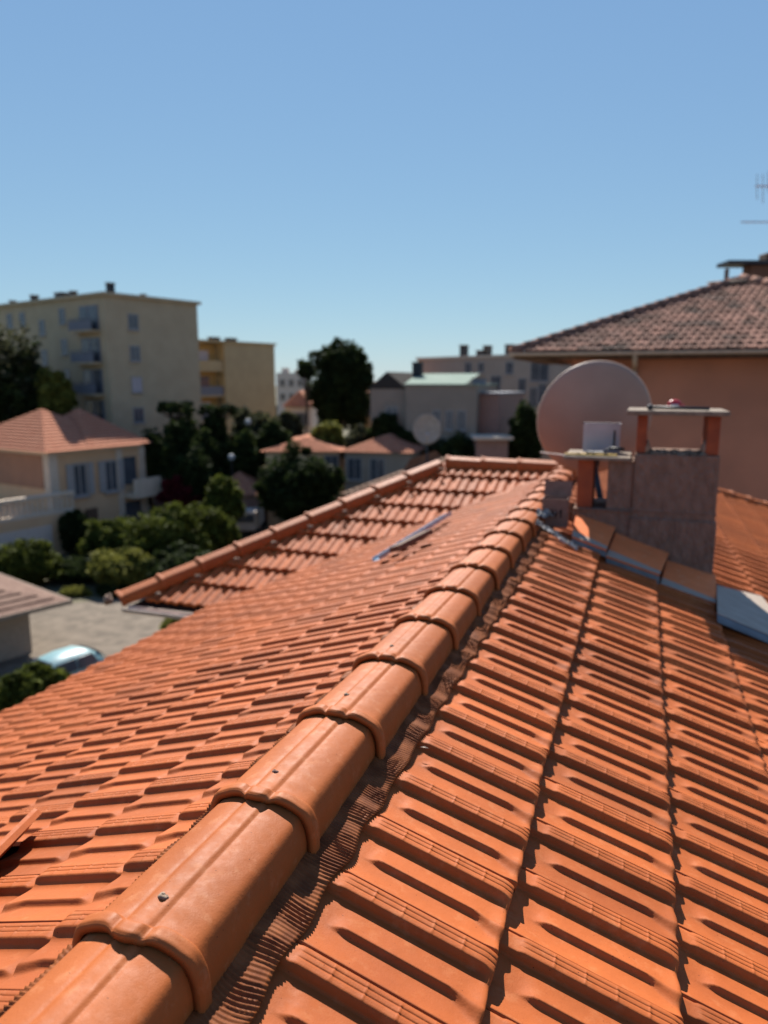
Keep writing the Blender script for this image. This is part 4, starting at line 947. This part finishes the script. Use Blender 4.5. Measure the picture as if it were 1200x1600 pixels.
for i, (px, D, y, rx, rz, m, lab) in enumerate([
    (8, 63, 478, 62, 120, 'leafo', 'tall grey green conifer at the left edge beside the apartment block'),
    (50, 65, 520, 45, 90, 'leafd', 'dark conifer between the grey green one and the light green tree'),
    (92, 62, 568, 30, 48, 'leafy', 'light green tree in front of the apartment block'),
    (285, 50, 628, 32, 60, 'leafd', 'dark tree behind the villa with a bare pruned top'),
    (232, 46, 660, 34, 60, 'leafo', 'grey green tree just right of the villa roof'),
    (335, 56, 640, 26, 50, 'leafd', 'dark pruned tree in front of the yellow block'),
    (395, 66, 632, 40, 45, 'leafo', 'grey green tree at the foot of the yellow block'),
    (375, 50, 672, 36, 40, 'leafd', 'dark bushy tree left of the long low house'),
    (512, 60, 655, 26, 26, 'leafy', 'small round yellow green tree below the tall dark tree'),
    (450, 70, 640, 26, 28, 'leafo', 'olive green tree below the distant orange roof'),
    (600, 56, 640, 30, 40, 'leafd', 'dark tree in the shade left of the green roofed building'),
    (818, 44, 620, 26, 62, 'leafd', 'dark spiky tree left of the large satellite dish'),
    (715, 44, 676, 34, 34, 'leafd', 'dark low tree right of the small dish'),
    (690, 50, 640 + 40, 30, 30, 'leafo', 'grey green tree behind the small dish'),
    (632, 52, 668, 22, 24, 'leafd', 'small dark tree between low roof and small dish'),
    (300, 42, 690, 45, 50, 'leafd', 'dark leafy tree behind the red bush'),
    (345, 35, 740, 32, 42, 'leaf', 'slender bright green tree in front of the small orange roof'),
    (255, 44, 672, 30, 46, 'leafd', 'dark tree between the villa and the bare pruned tree'),
    (318, 47, 668, 30, 34, 'leafd', 'dark spreading tree below the orange balconies'),
    (425, 56, 655, 30, 30, 'leafd', 'dark tree right of the globe lamp under the yellow block'),
    (562, 58, 660, 28, 34, 'leafo', 'olive tree at the foot of the tall dark tree, right side'),
    (20, 60, 560, 44, 60, 'leafd', 'dark lower tree under the tall conifer at the left edge')]):
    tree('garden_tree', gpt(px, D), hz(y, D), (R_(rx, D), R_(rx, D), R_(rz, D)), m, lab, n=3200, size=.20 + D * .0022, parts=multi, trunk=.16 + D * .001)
for i, (px, D, y, rx, rz, m, lab) in enumerate([
    (255, 30, 775, 70, 60, 'leaf', 'large bright topped bush in the middle of the garden row'),
    (165, 31, 800, 48, 45, 'leaf', 'broad green bush left in the garden row beside the villa'),
    (330, 31, 782, 38, 50, 'leaf', 'dense green bush next to the wing hip'),
    (175, 27.5, 852, 55, 38, 'leafy', 'lower grey green shrub beneath the broad bush'),
    (272, 27.5, 850, 68, 42, 'leafd', 'dark shaded shrub behind the gravel yard'),
    (30, 28, 836, 50, 40, 'leaf', 'bright bush at the left edge above the outbuilding roof'),
    (-5, 29, 850, 40, 40, 'leafd', 'dark bush at the left edge behind the bright one'),
    (100, 28.5, 868, 45, 22, 'leafd', 'clipped dark hedge below the villa'),
    (107, 33, 790, 25, 34, 'leafd', 'dark clipped shrub against the villa wall'),
    (265, 17.5, 962, 30, 26, 'leafy', 'small yellow green bush at the roof edge below the gutter'),
    (100, 26.5, 920, 22, 16, 'leafy', 'small green plant beside the outbuilding roof'),
    (165, 26.5, 915, 28, 20, 'leafd', 'dark low shrub at the yard edge'),
    (345, 27, 880, 40, 45, 'leafd', 'dark shrub hidden behind the wing roof'),
    (30, 15.5, 1042, 44, 46, 'leaf', 'bright green bush at the lower left in front of the car'),
    (-8, 15, 1055, 40, 44, 'leaf', 'green bush cut by the left edge below the outbuilding'),
    (275, 38, 738, 30, 26, 'leafr', 'dark red leaved bush behind the green bushes')]):
    zt_ = hz(y, D); 
    tree('garden_bush', gpt(px, D), zt_, (R_(rx * 1.15, D), R_(rx * .9, D), min(R_(rz * 1.1, D), zt_ / 2)), m, lab, n=5600, size=.13 + D * .0012, parts=multi, trunk=.06, cat='bush')
# dark bare trunk with pruned head
def pruned(px, D, ytop, label):
    b0 = gpt(px, D); t = thing('pruned_tree', b0, label, 'tree', None); z1 = hz(ytop, D); mb = MB()
    mb.tube(b0, b0 + np.array([.1, 0, z1 - 1.5]), .28, 8, .2)
    for k in range(9): a = k * .7; mb.tube(b0 + np.array([.1, 0, z1 - 1.6]), b0 + np.array([.1 + 1.5 * math.cos(a), 1.2 * math.sin(a), z1 - .2 - .5 * (k % 2)]), .11, 6, .06)
    mb.build('trunk', M['bark'], t)
    mb = MB(); 
    for k in range(9): a = k * .7; mb.blob(b0 + np.array([.1 + 1.5 * math.cos(a), 1.2 * math.sin(a), z1 - .1 - .5 * (k % 2)]), (.3, .3, .22), 8, 6, .3)
    SEED[0] += 1; leaves(mb, b0 + np.array([.1, 0, z1 - .35]), (1.7, 1.5, .5), 900, .2, SEED[0]); mb.build('crown', M['leafd'], t)
pruned(276, 57, 628, 'bare dark pruned tree in front of the tall apartment block')
pruned(340, 58, 632, 'bare dark pruned tree in front of the orange balconies')
# far tree line
mb = MB()
for i in range(46):
    D = 190 + 60 * rng.random(); px = -100 + 1400 * i / 46; b0 = gpt(px, D); leaves(mb, b0 + np.array([0, 0, 3.2]), (9, 6, 4.4 + 1.2 * rng.random()), 420, .9, 900 + i)
tag(mb.build('distant_woods', M['leafo']), kind='stuff', label='hazy far line of trees below the horizon', cat='trees')
# lamps, van, fence
for (px, y, D, lab) in ((389, 657, 50, 'pale globe lamp in front of the yellow block'), (361, 711, 40, 'pale globe lamp above the small orange roof')):
    b0 = gpt(px, D); z1 = hz(y, D); t = thing('garden_lamp', b0, lab, 'lamp'); mb = MB(); mb.tube(b0, b0 + np.array([0, 0, z1 - .2]), .05, 8); mb.build('pole', M['dark'], t); mb = MB(); mb.blob(b0 + np.array([0, 0, z1]), .26, 14, 9, 0); mb.build('globe', M['lampglass'], t, smooth=True)
g = at(388, 790, 57); g[2] = 0; fv = Fr(g, _rt); vn = thing('white_van', g, 'white van roof showing between the bushes and the round tree', 'van')
mb = MB(); fv.box(mb, -.95, .95, -2, 1.8, .5, 2.05); mb.build('body', M['farwhite'], vn, bevel=.15); mb = MB(); fv.box(mb, -.8, .8, -2.03, -1.9, 1.2, 1.8); mb.build('rear_window', M['glass'], vn)
mb = MB()
for s in (-1, 1):
    mbw = MB()
    for yy in (-1.3, 1.2): 
        mbw = MB(); mbw.tube(fv.p(s * .8, yy, .35), fv.p(s * 1.0, yy, .35), .35, 16); mbw.build('wheel', M['tyre'], vn)
